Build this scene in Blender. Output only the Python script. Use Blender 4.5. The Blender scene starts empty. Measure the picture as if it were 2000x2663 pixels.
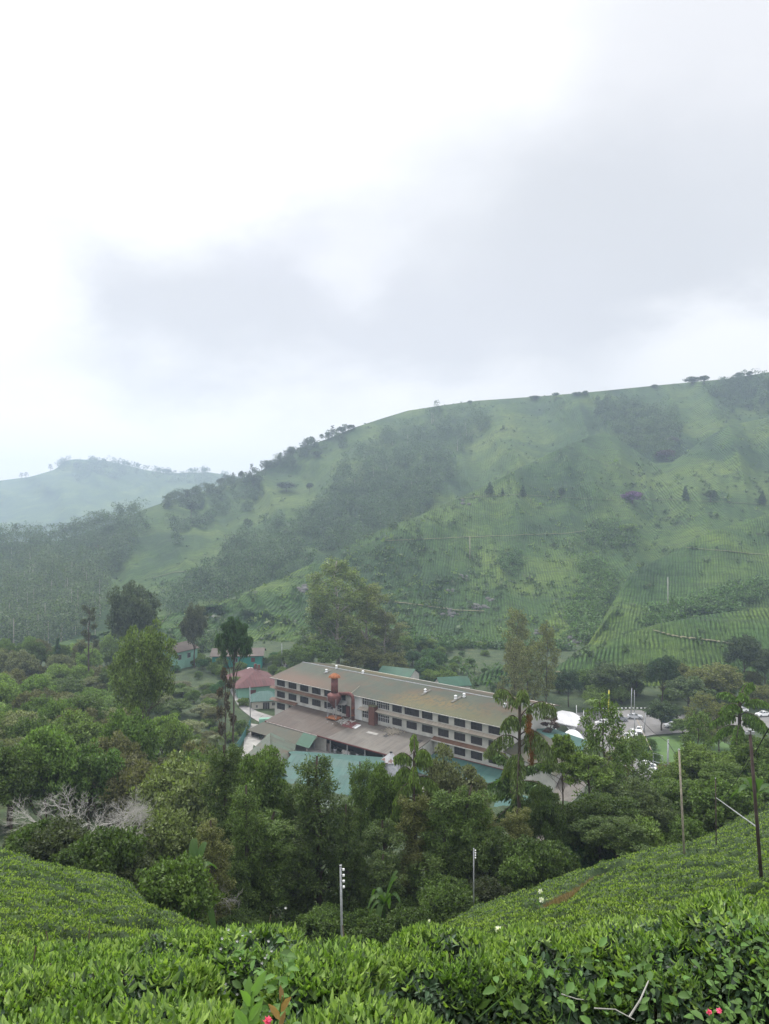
import bpy, math, random
import numpy as np
from mathutils import Vector
R = np.random.default_rng(7)
random.seed(7)
PI = math.pi
F, CX, CY = 1950.0, 1000.0, 1331.5
def at(px, py, Y):
    return np.array([(px-CX)/F*Y, Y, -(py-CY)/F*Y])
SC = bpy.context.scene
COL = SC.collection

# ------------------------------------------------------------------ mesh helpers
def mesh_np(name, V, Q, mat=None, smooth=False, uv=None):
    V = np.asarray(V, dtype=np.float32).reshape(-1, 3); Q = np.asarray(Q, dtype=np.int32).reshape(-1, 4)
    me = bpy.data.meshes.new(name)
    me.vertices.add(len(V)); me.vertices.foreach_set('co', V.ravel())
    me.loops.add(Q.size); me.loops.foreach_set('vertex_index', Q.ravel())
    me.polygons.add(len(Q)); me.polygons.foreach_set('loop_start', np.arange(len(Q), dtype=np.int32)*4)
    me.polygons.foreach_set('use_smooth', np.full(len(Q), smooth))
    me.update(calc_edges=True)
    if uv is not None:
        l = me.uv_layers.new(name='UVMap')
        l.data.foreach_set('uv', np.asarray(uv, dtype=np.float32)[Q.ravel()].ravel())
    if mat: me.materials.append(mat)
    return me
class MB:
    """collects shapes into one mesh"""
    def __init__(s): s.V = []; s.F = []; s.U = {}
    def poly(s, pts):
        b = len(s.V); s.V += [tuple(map(float, p)) for p in pts]; s.F.append(tuple(range(b, b+len(pts))))
    def slab(s, top, th, down=(0, 0, -1)):
        """closed slab; top = list of points, extruded by th along down"""
        d = np.array(down)*th; t = [np.array(p, float) for p in top]; b = [p+d for p in t]; n = len(t)
        i = len(s.V); s.V += [tuple(p) for p in t]+[tuple(p) for p in b]
        s.F.append(tuple(range(i, i+n))); s.F.append(tuple(range(i+2*n-1, i+n-1, -1)))
        for k in range(n):
            m = (k+1) % n; s.F.append((i+k, i+n+k, i+n+m, i+m))
    def box(s, c, size, rot=0.0):
        cx, cy, cz = c; hx, hy, hz = [q/2 for q in size]; ca, sa = math.cos(rot), math.sin(rot)
        t = [(cx+x*ca-y*sa, cy+x*sa+y*ca, cz+hz) for x, y in ((-hx, -hy), (hx, -hy), (hx, hy), (-hx, hy))]
        s.slab(t, 2*hz)
    def tube(s, P, rad, k=8, cap=True):
        P = [np.array(p, float) for p in P]
        if not hasattr(rad, '__len__'): rad = [rad]*len(P)
        i0 = len(s.V)
        for j, p in enumerate(P):
            a = P[max(0, j-1)]; b = P[min(len(P)-1, j+1)]; d = b-a; d = d/(np.linalg.norm(d)+1e-9)
            h = np.array([0, 0, 1.]) if abs(d[2]) < .9 else np.array([1., 0, 0])
            u = np.cross(d, h); u /= np.linalg.norm(u); v = np.cross(d, u)
            for q in range(k):
                an = 2*PI*q/k; s.V.append(tuple(p+(u*math.cos(an)+v*math.sin(an))*rad[j]))
        for j in range(len(P)-1):
            for q in range(k):
                a = i0+j*k+q; b = i0+j*k+(q+1) % k; s.F.append((a, b, b+k, a+k))
        if cap:
            s.F.append(tuple(i0+q for q in range(k))[::-1]); s.F.append(tuple(i0+(len(P)-1)*k+q for q in range(k)))
    def lathe(s, c, prof, k=16):
        """prof = [(r,z)...] about vertical axis through c"""
        i0 = len(s.V)
        for r, z in prof:
            for q in range(k):
                an = 2*PI*q/k; s.V.append((c[0]+r*math.cos(an), c[1]+r*math.sin(an), c[2]+z))
        for j in range(len(prof)-1):
            for q in range(k):
                a = i0+j*k+q; b = i0+j*k+(q+1) % k; s.F.append((a, b, b+k, a+k))
        s.F.append(tuple(i0+q for q in range(k))[::-1]); s.F.append(tuple(i0+(len(prof)-1)*k+q for q in range(k)))
    def build(s, name, mat, parent=None, smooth=False, origin=None):
        me = bpy.data.meshes.new(name)
        V = np.array(s.V)
        o = bpy.data.objects.new(name, me)
        off = np.array(origin if origin is not None else (0, 0, 0), float)
        me.from_pydata([tuple(v) for v in (V-off)], [], s.F); me.update()
        if smooth: me.polygons.foreach_set('use_smooth', [True]*len(me.polygons))
        me.materials.append(mat); COL.objects.link(o)
        if parent is not None and origin is None:
            o.parent = parent; o.matrix_parent_inverse = world_of(parent).inverted()
        elif parent is not None: o.parent = parent
        if parent is None and origin is not None: o.location = off
        return o
def world_of(o):
    from mathutils import Matrix
    m = Matrix.LocRotScale(o.location, o.rotation_euler, o.scale)
    if o.parent: m = world_of(o.parent) @ o.matrix_parent_inverse @ m
    return m
def tag(o, label=None, cat=None, group=None, kind=None):
    if label: o['label'] = label
    if cat: o['category'] = cat
    if group: o['group'] = group
    if kind: o['kind'] = kind
    return o
def thing(name, loc, label, cat, group=None, rz=0):
    o = bpy.data.objects.new(name, None); COL.objects.link(o)
    o.location = tuple(map(float, loc)); o.rotation_euler = (0, 0, rz); o.empty_display_size = .3
    return tag(o, label, cat, group)
def link(name, me, parent=None, loc=None):
    o = bpy.data.objects.new(name, me); COL.objects.link(o)
    if parent is not None: o.parent = parent
    if loc is not None: o.location = tuple(map(float, loc))
    return o
def copy_thing(src, loc, rz=0, scale=None, label=None, group=None, color=None):
    c = src.copy(); COL.objects.link(c); c.location = tuple(map(float, loc)); c.rotation_euler = (0, 0, rz)
    if scale is not None: c.scale = scale
    if label: c['label'] = label
    if group: c['group'] = group
    for ch in src.children:
        d = ch.copy(); COL.objects.link(d); d.parent = c
        if color is not None: d.color = color
        for g in ch.children:
            e = g.copy(); COL.objects.link(e); e.parent = d
    return c

# ------------------------------------------------------------------ noise (numpy)
_T = np.random.default_rng(3).random((256, 256))
def vn(x, y):
    x = np.asarray(x, float); y = np.asarray(y, float)
    xi = np.floor(x).astype(int); yi = np.floor(y).astype(int); fx = x-xi; fy = y-yi
    fx = fx*fx*(3-2*fx); fy = fy*fy*(3-2*fy)
    a = _T[xi & 255, yi & 255]; b = _T[(xi+1) & 255, yi & 255]; c = _T[xi & 255, (yi+1) & 255]; d = _T[(xi+1) & 255, (yi+1) & 255]
    return (a*(1-fx)+b*fx)*(1-fy)+(c*(1-fx)+d*fx)*fy
def fbm(x, y, o=4):
    s = 0; a = .5
    for i in range(o): s = s+a*(vn(x*2**i+i*17.3, y*2**i+i*9.1)-.5)*2; a *= .5
    return s

# ------------------------------------------------------------------ materials
def nmat(name):
    m = bpy.data.materials.new(name); m.use_nodes = True; nt = m.node_tree
    b = nt.nodes['Principled BSDF']
    return m, nt, b
def N(nt, t, **k):
    n = nt.nodes.new(t)
    for a, v in k.items():
        if a.startswith('i_'): n.inputs[a[2:].replace('_', ' ')].default_value = v
        else: setattr(n, a, v)
    return n
def ramp(nt, fac, stops):
    r = nt.nodes.new('ShaderNodeValToRGB'); e = r.color_ramp.elements
    e[0].position, e[0].color = stops[0][0], (*stops[0][1], 1)
    e[1].position, e[1].color = stops[-1][0], (*stops[-1][1], 1)
    for p, c in stops[1:-1]:
        q = e.new(p); q.color = (*c, 1)
    nt.links.new(fac, r.inputs['Fac']); return r.outputs['Color']
def mixc(nt, f, a, b, mode='MIX'):
    m = nt.nodes.new('ShaderNodeMix'); m.data_type = 'RGBA'; m.blend_type = mode; m.clamp_factor = True
    for s, v in ((m.inputs[0], f), (m.inputs[6], a), (m.inputs[7], b)):
        if hasattr(v, 'is_linked'): nt.links.new(v, s)
        else: s.default_value = (*v, 1) if isinstance(v, tuple) and len(v) == 3 else v
    return m.outputs[2]
def noise(nt, vec, scale, detail=4, rough=.6, dist=0):
    n = N(nt, 'ShaderNodeTexNoise'); n.inputs['Scale'].default_value = scale; n.inputs['Detail'].default_value = detail
    n.inputs['Roughness'].default_value = rough; n.inputs['Distortion'].default_value = dist
    if vec is not None: nt.links.new(vec, n.inputs['Vector'])
    return n.outputs['Fac']
def mapping(nt, vec, scale=(1, 1, 1), rot=(0, 0, 0), loc=(0, 0, 0)):
    n = N(nt, 'ShaderNodeMapping'); n.inputs['Scale'].default_value = scale; n.inputs['Rotation'].default_value = rot; n.inputs['Location'].default_value = loc
    nt.links.new(vec, n.inputs['Vector']); return n.outputs['Vector']
def bump(nt, b, h, strength=.5, dist=.1):
    n = N(nt, 'ShaderNodeBump'); n.inputs['Strength'].default_value = strength; n.inputs['Distance'].default_value = dist
    nt.links.new(h, n.inputs['Height']); nt.links.new(n.outputs['Normal'], b.inputs['Normal'])
def math_n(nt, op, a, b=None, clamp=False):
    n = N(nt, 'ShaderNodeMath', operation=op); n.use_clamp = clamp
    for i, v in enumerate((a, b)):
        if v is None: continue
        if hasattr(v, 'is_linked'): nt.links.new(v, n.inputs[i])
        else: n.inputs[i].default_value = v
    return n.outputs[0]
def plain(name, col, rough=.7, var=.25, scale=1.5, metal=0, spec=.3):
    m, nt, b = nmat(name); tc = N(nt, 'ShaderNodeTexCoord')
    f = noise(nt, tc.outputs['Object'], scale, 5)
    c = ramp(nt, f, [(.3, tuple(x*(1-var) for x in col)), (.7, tuple(min(1, x*(1+var)) for x in col))])
    nt.links.new(c, b.inputs['Base Color']); b.inputs['Roughness'].default_value = rough
    b.inputs['Metallic'].default_value = metal; b.inputs['Specular IOR Level'].default_value = spec
    return m
def leafmat(name, base=None, var=(.42, 1.7), yellow=(.14, .16, .03), yamt=.12, transl=.3, rough=.55, spec=.25):
    """foliage; colour comes from the object's own colour when base is None"""
    m, nt, b = nmat(name); L = nt.links.new
    oi = N(nt, 'ShaderNodeObjectInfo'); ge = N(nt, 'ShaderNodeNewGeometry'); tc = N(nt, 'ShaderNodeTexCoord')
    if base is None: bc = oi.outputs['Color']
    else:
        r = N(nt, 'ShaderNodeRGB'); r.outputs[0].default_value = (*base, 1); bc = r.outputs[0]
    f = noise(nt, tc.outputs['Object'], .45, 3)
    mr = N(nt, 'ShaderNodeMapRange'); L(ge.outputs['Random Per Island'], mr.inputs[0]); mr.inputs[3].default_value = var[0]; mr.inputs[4].default_value = var[1]
    c = mixc(nt, 1.0, bc, mr.outputs[0], 'MULTIPLY')
    yf = math_n(nt, 'MULTIPLY', math_n(nt, 'SUBTRACT', f, .4, True), yamt*5, True)
    c = mixc(nt, yf, c, yellow)
    L(c, b.inputs['Base Color']); b.inputs['Roughness'].default_value = rough; b.inputs['Specular IOR Level'].default_value = spec
    tr = N(nt, 'ShaderNodeBsdfTranslucent'); c2 = mixc(nt, 1.0, c, (1.3, 1.5, .5), 'MULTIPLY'); L(c2, tr.inputs['Color'])
    mx = N(nt, 'ShaderNodeMixShader'); mx.inputs[0].default_value = transl
    L(b.outputs[0], mx.inputs[1]); L(tr.outputs[0], mx.inputs[2]); L(mx.outputs[0], nt.nodes['Material Output'].inputs['Surface'])
    return m
def roofmat(name, base, streak, patch, patch_amt=.5, rib=7.0, rough=.65):
    """sheet roofing: UV u runs along the eave, v down the slope, both in metres"""
    m, nt, b = nmat(name); L = nt.links.new; tc = N(nt, 'ShaderNodeTexCoord'); uv = tc.outputs['UV']
    s = noise(nt, mapping(nt, uv, (1.2, .12, 1)), 1.0, 6, .65)
    p = noise(nt, mapping(nt, uv, (.11, .16, 1)), 1.0, 5, .65, .4)
    c = mixc(nt, ramp(nt, s, [(.38, (0, 0, 0)), (.68, (1, 1, 1))]), base, streak)
    c = mixc(nt, math_n(nt, 'MULTIPLY', ramp(nt, p, [(.48, (0, 0, 0)), (.62, (1, 1, 1))]), patch_amt), c, patch)
    br = N(nt, 'ShaderNodeTexBrick'); L(uv, br.inputs['Vector']); br.inputs['Scale'].default_value = 1
    br.inputs['Brick Width'].default_value = 1.9; br.inputs['Row Height'].default_value = 3.2; br.inputs['Mortar Size'].default_value = .05
    br.inputs['Color1'].default_value = (.82, .82, .82, 1); br.inputs['Color2'].default_value = (1.1, 1.1, 1.1, 1); br.inputs['Mortar'].default_value = (.7, .7, .7, 1)
    c = mixc(nt, .8, c, br.outputs['Color'], 'MULTIPLY')
    L(c, b.inputs['Base Color']); b.inputs['Roughness'].default_value = rough; b.inputs['Specular IOR Level'].default_value = .3
    w = N(nt, 'ShaderNodeTexWave'); w.inputs['Scale'].default_value = rib/6.283*.7; L(uv, w.inputs['Vector'])
    bump(nt, b, w.outputs['Fac'], .35, .05)
    return m
M = {}
M['wall_white'] = plain('wall_white', (.43, .42, .385), .85, .25, .35)
M['wall_cream'] = plain('wall_cream', (.45, .43, .38), .85, .15, .5)
M['wall_mint'] = plain('wall_mint', (.18, .34, .26), .8, .15, .5)
M['wall_teal'] = plain('wall_teal', (.03, .20, .165), .8, .2, .5)
M['wall_green'] = plain('wall_green', (.08, .28, .20), .8, .2, .5)
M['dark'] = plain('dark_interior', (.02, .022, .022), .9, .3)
M['glass_dark'] = plain('window_pane', (.035, .03, .033), .25, .5, .8, spec=.5)
M['mullion'] = plain('window_frame', (.03, .027, .027), .7, .2)
M['frame_white'] = plain('window_frame_white', (.5, .5, .5), .7, .1)
M['fascia'] = plain('fascia', (.42, .40, .37), .8, .25, 1.0)
M['red_trim'] = plain('red_trim', (.11, .035, .033), .8, .3)
M['steel_red'] = plain('rusty_red_steel', (.125, .045, .038), .7, .45, 1.2)
M['rust'] = plain('orange_rust', (.24, .085, .03), .85, .45, 2.0)
M['brick'] = plain('brick_red', (.12, .055, .043), .9, .4, 3.0)
M['metal_grey'] = plain('galvanised_metal', (.30, .31, .32), .5, .25, 2.0, .2)
M['white_paint'] = plain('white_paint', (.66, .67, .67), .45, .05, 2.0)
M['concrete'] = plain('concrete', (.28, .27, .25), .9, .3, .6)
M['concrete_pale'] = plain('pale_concrete', (.33, .32, .30), .9, .2, .6)
M['asphalt'] = plain('asphalt', (.17, .165, .16), .9, .2, .25)
M['wood_pale'] = plain('weathered_wood', (.27, .24, .19), .9, .3, 3)
M['wood_dark'] = plain('dark_pole_paint', (.05, .036, .032), .8, .5, 3)
M['bark'] = plain('bark', (.07, .055, .042), .95, .4, 2)
M['bark_pale'] = plain('pale_bark', (.30, .27, .23), .95, .35, 1.2)
M['bark_bare'] = plain('bare_grey_wood', (.34, .33, .30), .95, .3, 3)
M['rubber'] = plain('rubber', (.015, .015, .015), .9, .2)
M['car_glass'] = plain('car_glass', (.03, .035, .04), .12, .1, spec=.8)
M['lamp_red'] = plain('tail_lamp', (.35, .02, .015), .3, .1)
M['ceramic'] = plain('white_ceramic', (.82, .82, .8), .25, .03, spec=.6)
M['yellow'] = plain('yellow_paint', (.55, .50, .06), .7, .2)
M['blue'] = plain('blue_paint', (.05, .2, .42), .6, .2)
M['leaf'] = leafmat('foliage')
M['leaf_flower'] = leafmat('blossom', yamt=.0)
M['leaf_banana'] = leafmat('banana_leaf', (.06, .12, .03), (.7, 1.3), transl=.4)
# ------------------------------------------------------------------ near ground height table
_PX = [-900, 0, 300, 510, 600, 900, 1100, 1232, 1430, 1650, 1800, 2000, 2900]
_YS = [1.5, 3, 6, 10, 16, 25, 40, 60, 80, 110, 150, 190, 230, 280, 345]
_Z = np.array([
 [-1.9, -2.7, -4.5, -6.6, -9.0, -12.5, -18.0, -26, -33, -42, -49, -54, -57, -60, -66],
 [-1.9, -2.7, -4.5, -6.7, -9.2, -12.7, -18.2, -26, -34, -42, -49, -54, -57, -60, -66],
 [-1.9, -2.7, -4.5, -6.8, -9.5, -13.1, -19.1, -29, -37, -45, -52, -56, -58, -60, -66],
 [-1.9, -2.7, -4.5, -6.9, -9.7, -13.7, -22.0, -32, -40, -48, -55, -59, -59.5, -58.5, -64],
 [-1.9, -2.7, -4.5, -6.9, -10, -14.6, -23.5, -33.5, -41, -49, -57, -62, -63.4, -58, -60],
 [-1.9, -2.7, -4.5, -6.9, -10, -15.2, -24.0, -34, -41, -50, -60, -65, -64.5, -61, -60],
 [-1.9, -2.7, -4.5, -6.8, -9.7, -14.1, -22.2, -33, -41, -51, -61, -65.5, -64, -62, -60],
 [-1.9, -2.7, -4.5, -6.7, -9.5, -13.7, -21.3, -31, -42, -52, -61, -65.5, -64, -62, -60],
 [-1.9, -2.7, -4.5, -6.6, -9.2, -13.3, -20.1, -28.9, -40, -51, -60, -63.5, -63, -62, -62],
 [-1.9, -2.7, -4.5, -6.4, -9.0, -12.9, -18.9, -27, -37, -48, -56.5, -60.7, -61.2, -60.5, -60],
 [-1.9, -2.7, -4.4, -6.3, -8.9, -12.6, -18.5, -26, -35.5, -46, -56, -60.5, -61, -60, -59],
 [-1.9, -2.6, -4.3, -6.1, -8.5, -12.4, -18.2, -24.8, -31, -42, -53, -59, -60.5, -60, -58],
 [-1.9, -2.6, -4.3, -6.0, -8.3, -12.2, -18.0, -24, -30, -40, -52, -58, -60, -60, -58]])
_gp = np.linspace(-900, 2900, 381); _gl = np.linspace(math.log(1.5), math.log(345), 260)
_Z = _Z-np.array([0, 0, 0, 0, .2, .7, .9, .9, .6, 0, 0, 0, 0, 0, 0])
_tmp = np.array([np.interp(_gl, np.log(_YS), r) for r in _Z])
_G = np.array([np.interp(_gp, _PX, _tmp[:, j]) for j in range(len(_gl))]).T
def _blur(A, ax, k):
    w = np.hanning(2*k+3)[1:-1]; w /= w.sum(); P = np.pad(A, [(k, k) if a == ax else (0, 0) for a in (0, 1)], mode='edge')
    return np.apply_along_axis(lambda r: np.convolve(r, w, 'valid'), ax, P)
_G = _blur(_blur(_G, 0, 6), 1, 5)
def gz(X, Y):
    X = np.asarray(X, float); Y = np.asarray(Y, float)
    Yc = np.clip(Y, 1.5, 345); px = np.clip(CX+F*X/np.maximum(Yc, 3), -900, 2900)
    a = (px+900)/10; b = (np.log(Yc)-_gl[0])/(_gl[-1]-_gl[0])*(len(_gl)-1)
    ai = np.clip(a.astype(int), 0, 379); bi = np.clip(b.astype(int), 0, len(_gl)-2); fa = a-ai; fb = b-bi
    z = (_G[ai, bi]*(1-fa)+_G[ai+1, bi]*fa)*(1-fb)+(_G[ai, bi+1]*(1-fa)+_G[ai+1, bi+1]*fa)*fb
    z = z+np.where(Y < 1.5, (1.5-Y)*.12, 0)
    return z
def gzf(X, Y): return float(gz(np.array([X]), np.array([Y]))[0])
def gpt(px, Y, dz=0):
    X = (px-CX)/F*Y; return np.array([X, Y, gzf(X, Y)+dz])
def grid(nu, nv):
    i, j = np.meshgrid(np.arange(nu-1), np.arange(nv-1), indexing='ij'); a = i*nv+j
    return np.stack([a, a+nv, a+nv+1, a+1], -1).reshape(-1, 4)

# ground material: undergrowth and soil
m, nt, b = nmat('undergrowth_ground'); L = nt.links.new; tc = N(nt, 'ShaderNodeTexCoord')
f1 = noise(nt, tc.outputs['Object'], .25, 8, .7); f2 = noise(nt, tc.outputs['Object'], 2.5, 6, .7)
c = ramp(nt, f1, [(.3, (.018, .030, .010)), (.5, (.035, .062, .018)), (.62, (.06, .08, .028)), (.75, (.075, .06, .035))])
c = mixc(nt, 1.0, c, ramp(nt, f2, [(.3, (.5, .5, .5)), (.7, (1.4, 1.4, 1.4))]), 'MULTIPLY')
L(c, b.inputs['Base Color']); b.inputs['Roughness'].default_value = .95; bump(nt, b, f2, 1.0, .4); M['ground'] = m
u = np.linspace(-1.25, 1.25, 330); Yv = np.concatenate([np.linspace(-30, 1, 16), np.exp(np.linspace(math.log(1.5), math.log(350), 260))])
U, YY = np.meshgrid(u, Yv, indexing='ij'); XX = U*(np.maximum(YY, 0)+14)
ZZ = gz(XX, YY)+fbm(XX*.6, YY*.6, 3)*np.clip(YY/100, .05, .5)
ZZ = np.where(YY < -1, ZZ, ZZ)
me = mesh_np('ground', np.stack([XX, YY, ZZ], -1), grid(len(u), len(Yv)), M['ground'], True)
tag(link('ground', me), kind='structure')

# ------------------------------------------------------------------ tea field material for the hills
def hillmat(name, row=1.6, strength=1.0, woods=False):
    m, nt, b = nmat(name); L = nt.links.new; tc = N(nt, 'ShaderNodeTexCoord'); uv = tc.outputs['UV']
    big = noise(nt, mapping(nt, tc.outputs['Object'], (.012, .012, .012)), 1, 5, .6, .6)
    mid = noise(nt, mapping(nt, tc.outputs['Object'], (.05, .05, .05)), 1, 6, .65)
    c = ramp(nt, big, [(.32, (.020, .048, .016)), (.45, (.035, .074, .019)), (.55, (.056, .098, .022)), (.68, (.088, .130, .027))])
    c = mixc(nt, .9, c, ramp(nt, mid, [(.25, (.62, .66, .62)), (.5, (1, 1, 1)), (.75, (1.3, 1.22, 1.08))]), 'MULTIPLY')
    fine = noise(nt, mapping(nt, uv, (.22, .35, 1)), 1, 5, .7)
    c = mixc(nt, .8, c, ramp(nt, fine, [(.32, (.42, .48, .46)), (.5, (1, 1, 1)), (.68, (1.5, 1.42, 1.15))]), 'MULTIPLY')
    w = N(nt, 'ShaderNodeTexWave'); w.bands_direction = 'X'
    w.inputs['Scale'].default_value = .314/row; w.inputs['Distortion'].default_value = 4.5; w.inputs['Detail'].default_value = 3; w.inputs['Detail Scale'].default_value = .45
    L(uv, w.inputs['Vector'])
    vo = N(nt, 'ShaderNodeTexVoronoi'); vo.inputs['Scale'].default_value = 1/row; L(mapping(nt, uv, (1, .75, 1)), vo.inputs['Vector'])
    rows = ramp(nt, w.outputs['Fac'], [(.05, (.18, .22, .2)), (.55, (1.15, 1.15, 1.1))])
    brk = ramp(nt, noise(nt, mapping(nt, uv, (.05, .05, 1)), 1, 4, .6), [(.38, (.1, .1, .1)), (.60, (1, 1, 1))]); c = mixc(nt, math_n(nt, 'MULTIPLY', brk, .60*strength), c, rows, 'MULTIPLY')
    wc = N(nt, 'ShaderNodeTexWave'); wc.bands_direction = 'Y'; wc.inputs['Scale'].default_value = .314/11; wc.inputs['Distortion'].default_value = 9; wc.inputs['Detail'].default_value = 3; wc.inputs['Detail Scale'].default_value = .5
    L(uv, wc.inputs['Vector']); c = mixc(nt, .35, c, ramp(nt, wc.outputs['Fac'], [(.02, (.35, .4, .38)), (.16, (1, 1, 1))]), 'MULTIPLY')
    # contour paths with bare earth and scattered outcrops
    n2 = noise(nt, mapping(nt, uv, (.012, .012, 1)), 1, 3, .5)
    w2 = N(nt, 'ShaderNodeTexWave'); w2.bands_direction = 'Y'; w2.inputs['Scale'].default_value = .314/46; w2.inputs['Distortion'].default_value = 14; w2.inputs['Detail'].default_value = 2; w2.inputs['Detail Scale'].default_value = .35
    L(uv, w2.inputs['Vector'])
    pth = ramp(nt, w2.outputs['Fac'], [(.985, (0, 0, 0)), (.999, (1, 1, 1))])
    c = mixc(nt, math_n(nt, 'MULTIPLY', pth, .55), c, (.035, .055, .028))
    sp = noise(nt, mapping(nt, uv, (.14, .16, 1)), 1, 6, .75)
    spm = noise(nt, mapping(nt, uv, (.02, .02, 1)), 1, 2, .5)
    rk = math_n(nt, 'MULTIPLY', ramp(nt, sp, [(.66, (0, 0, 0)), (.70, (1, 1, 1))]), ramp(nt, spm, [(.48, (0, 0, 0)), (.6, (1, 1, 1))]))
    c = mixc(nt, math_n(nt, 'MULTIPLY', rk, .6), c, (.16, .14, .11))
    L(c, b.inputs['Base Color']); b.inputs['Roughness'].default_value = .9; b.inputs['Specular IOR Level'].default_value = .15
    h = math_n(nt, 'MULTIPLY', w.outputs['Fac'], math_n(nt, 'SUBTRACT', 1.2, vo.outputs['Distance']))
    bump(nt, b, h, .8, .8)
    return m
M['tea_hill'] = hillmat('tea_hillside')
M['tea_hill_near'] = hillmat('tea_hillside_near', 1.7, 1.25)
M['tea_hill_far'] = hillmat('tea_hillside_far', 5.0, .5)

class Hill:
    """a hillside: its foot and its crest, each a line of (px, py, distance)"""
    def __init__(s, name, foot, crest, mat, e=1.25, nu=420, nv=170, px=(-500, 2500), amp=.05, back=120, drop=40, rows=None, sc=190., seed=0, shear=.1):
        s.f = np.array(foot, float); s.c = np.array(crest, float); s.e = e; s.amp = amp; s.sc = sc; s.seed = seed; s.rows = rows; s.shear = shear
        s.sm = {}
        pxs = np.linspace(px[0], px[1], nu); t = np.linspace(-.12, 1, nv); nb = 12
        P, T = np.meshgrid(pxs, t, indexing='ij'); V = s.pt(P, T)
        cr = V[:, -1]
        bt = np.linspace(0, 1, nb+1)[1:]
        B = np.stack([np.stack([cr[:, 0]*(1+q*back/cr[:, 1]), cr[:, 1]+q*back, cr[:, 2]-drop*q**1.6], -1) for q in bt], 1)
        V = np.concatenate([V, B], 1)
        # UV in metres: across the slope and up the slope
        d = np.linalg.norm(np.diff(V, axis=1), axis=2); vv = np.concatenate([np.zeros((len(pxs), 1)), np.cumsum(d, 1)], 1)
        # rows fan gently; use world X plus part of world Y
        uu = V[..., 0]-shear*V[..., 1]
        uv = np.stack([uu, vv], -1).reshape(-1, 2)
        me = mesh_np(name, V, grid(len(pxs), V.shape[1]), mat, True, uv)
        tag(link(name, me), kind='structure')
    def _i(s, A, px, k): return np.interp(px, A[:, 0], A[:, k])
    def pt(s, px, t):
        q = px/s.sc+s.seed; n = .6*fbm(q, t*3.1+px/s.sc*.7+s.seed*2, 4)+.75*(np.abs(2*vn(q*1.15+t*1.3, t*.9+3)-1)-.35)+.30*(np.abs(2*vn(q*3.1+t*2.6, t*1.6+9)-1)-.4)
        t01 = np.clip(t, 0, 1); g = 1-(1-t01)**s.e+np.minimum(t, 0)*1.0
        Yb = s._i(s.f, px, 2); Yc = s._i(s.c, px, 2); pb = s._i(s.f, px, 1); pc = s._i(s.c, px, 1)
        Y = Yb+(Yc-Yb)*t; Y = Y*(1+s.amp*n*np.clip(t, 0, 1)**.5)
        py = pb+(pc-pb)*g
        X = (px-CX)/F*Y; Z = -(py-CY)/F*Y
        if s.rows is not None:
            ph = (X-s.shear*Y+1.1*fbm(X/14, Y/14, 2)*2)/s.rows; Z = Z+.55*np.clip(np.abs(np.sin(PI*ph))*2.2, 0, 1)*(t > 0)
        return np.stack([X, Y, Z], -1)
    def at(s, px, py):
        pb = float(s._i(s.f, px, 1)); pc = float(s._i(s.c, px, 1)); g = min(1, max(0, (pb-py)/(pb-pc)))
        t = 1-(1-g)**(1/s.e)
        return s.pt(np.array([float(px)]), np.array([t]))[0]
H1 = Hill('distant_mountain', [(-500, 1500, 1500), (1000, 1440, 1500), (2500, 1440, 1500)],
  [(-500, 1262, 2300), (0, 1250, 2300), (78, 1240, 2300), (144, 1221, 2300), (165, 1200, 2300), (190, 1194, 2300), (271, 1197, 2300), (330, 1210, 2300), (373, 1221, 2300), (433, 1231, 2300), (542, 1228, 2300), (602, 1237, 2300), (800, 1270, 2300), (2500, 1300, 2300)],
  M['tea_hill_far'], nu=260, nv=60, amp=.10, back=300, drop=60, seed=5)
H2 = Hill('main_hillside', [(-500, 1800, 350), (0, 1780, 350), (300, 1740, 360), (600, 1640, 430), (1000, 1500, 520), (1600, 1400, 600), (2500, 1350, 600)],
  [(-500, 1425, 700), (0, 1412, 740), (150, 1406, 760), (220, 1385, 780), (289, 1366, 800), (373, 1325, 850), (445, 1300, 880), (542, 1273, 900), (602, 1252, 920), (662, 1234, 940), (722, 1198, 960), (783, 1165, 980), (855, 1140, 1000), (921, 1112, 1010), (1000, 1086, 1020), (1060, 1068, 1020), (1150, 1054, 1010), (1241, 1042, 1000), (1397, 1031, 980), (1542, 1019, 950), (1700, 1003, 920), (1891, 985, 900), (2000, 968, 890), (2500, 900, 860)],
  M['tea_hill'], e=1.15, nu=560, nv=240, amp=.10, back=200, drop=50, seed=1, sc=150.)
H3 = Hill('spur_hillside', [(-500, 1800, 300), (100, 1745, 312), (500, 1715, 325), (1000, 1690, 335), (1500, 1700, 335), (1640, 1640, 350), (2000, 1600, 380), (2500, 1560, 390)],
  [(-500, 1790, 330), (60, 1730, 335), (150, 1672, 342), (271, 1645, 352), (421, 1603, 372), (572, 1566, 400), (722, 1507, 430), (873, 1437, 470), (1000, 1373, 520), (1090, 1341, 550), (1199, 1292, 585), (1289, 1250, 615), (1361, 1212, 640), (1480, 1155, 690), (1572, 1121, 730), (1640, 1163, 700), (1700, 1204, 680), (1747, 1203, 675), (1820, 1150, 700), (1891, 1107, 720), (2000, 1085, 740), (2500, 1000, 760)],
  M['tea_hill'], e=1.1, nu=700, nv=260, amp=.075, back=60, drop=45, seed=3, sc=130., shear=.12)
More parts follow.
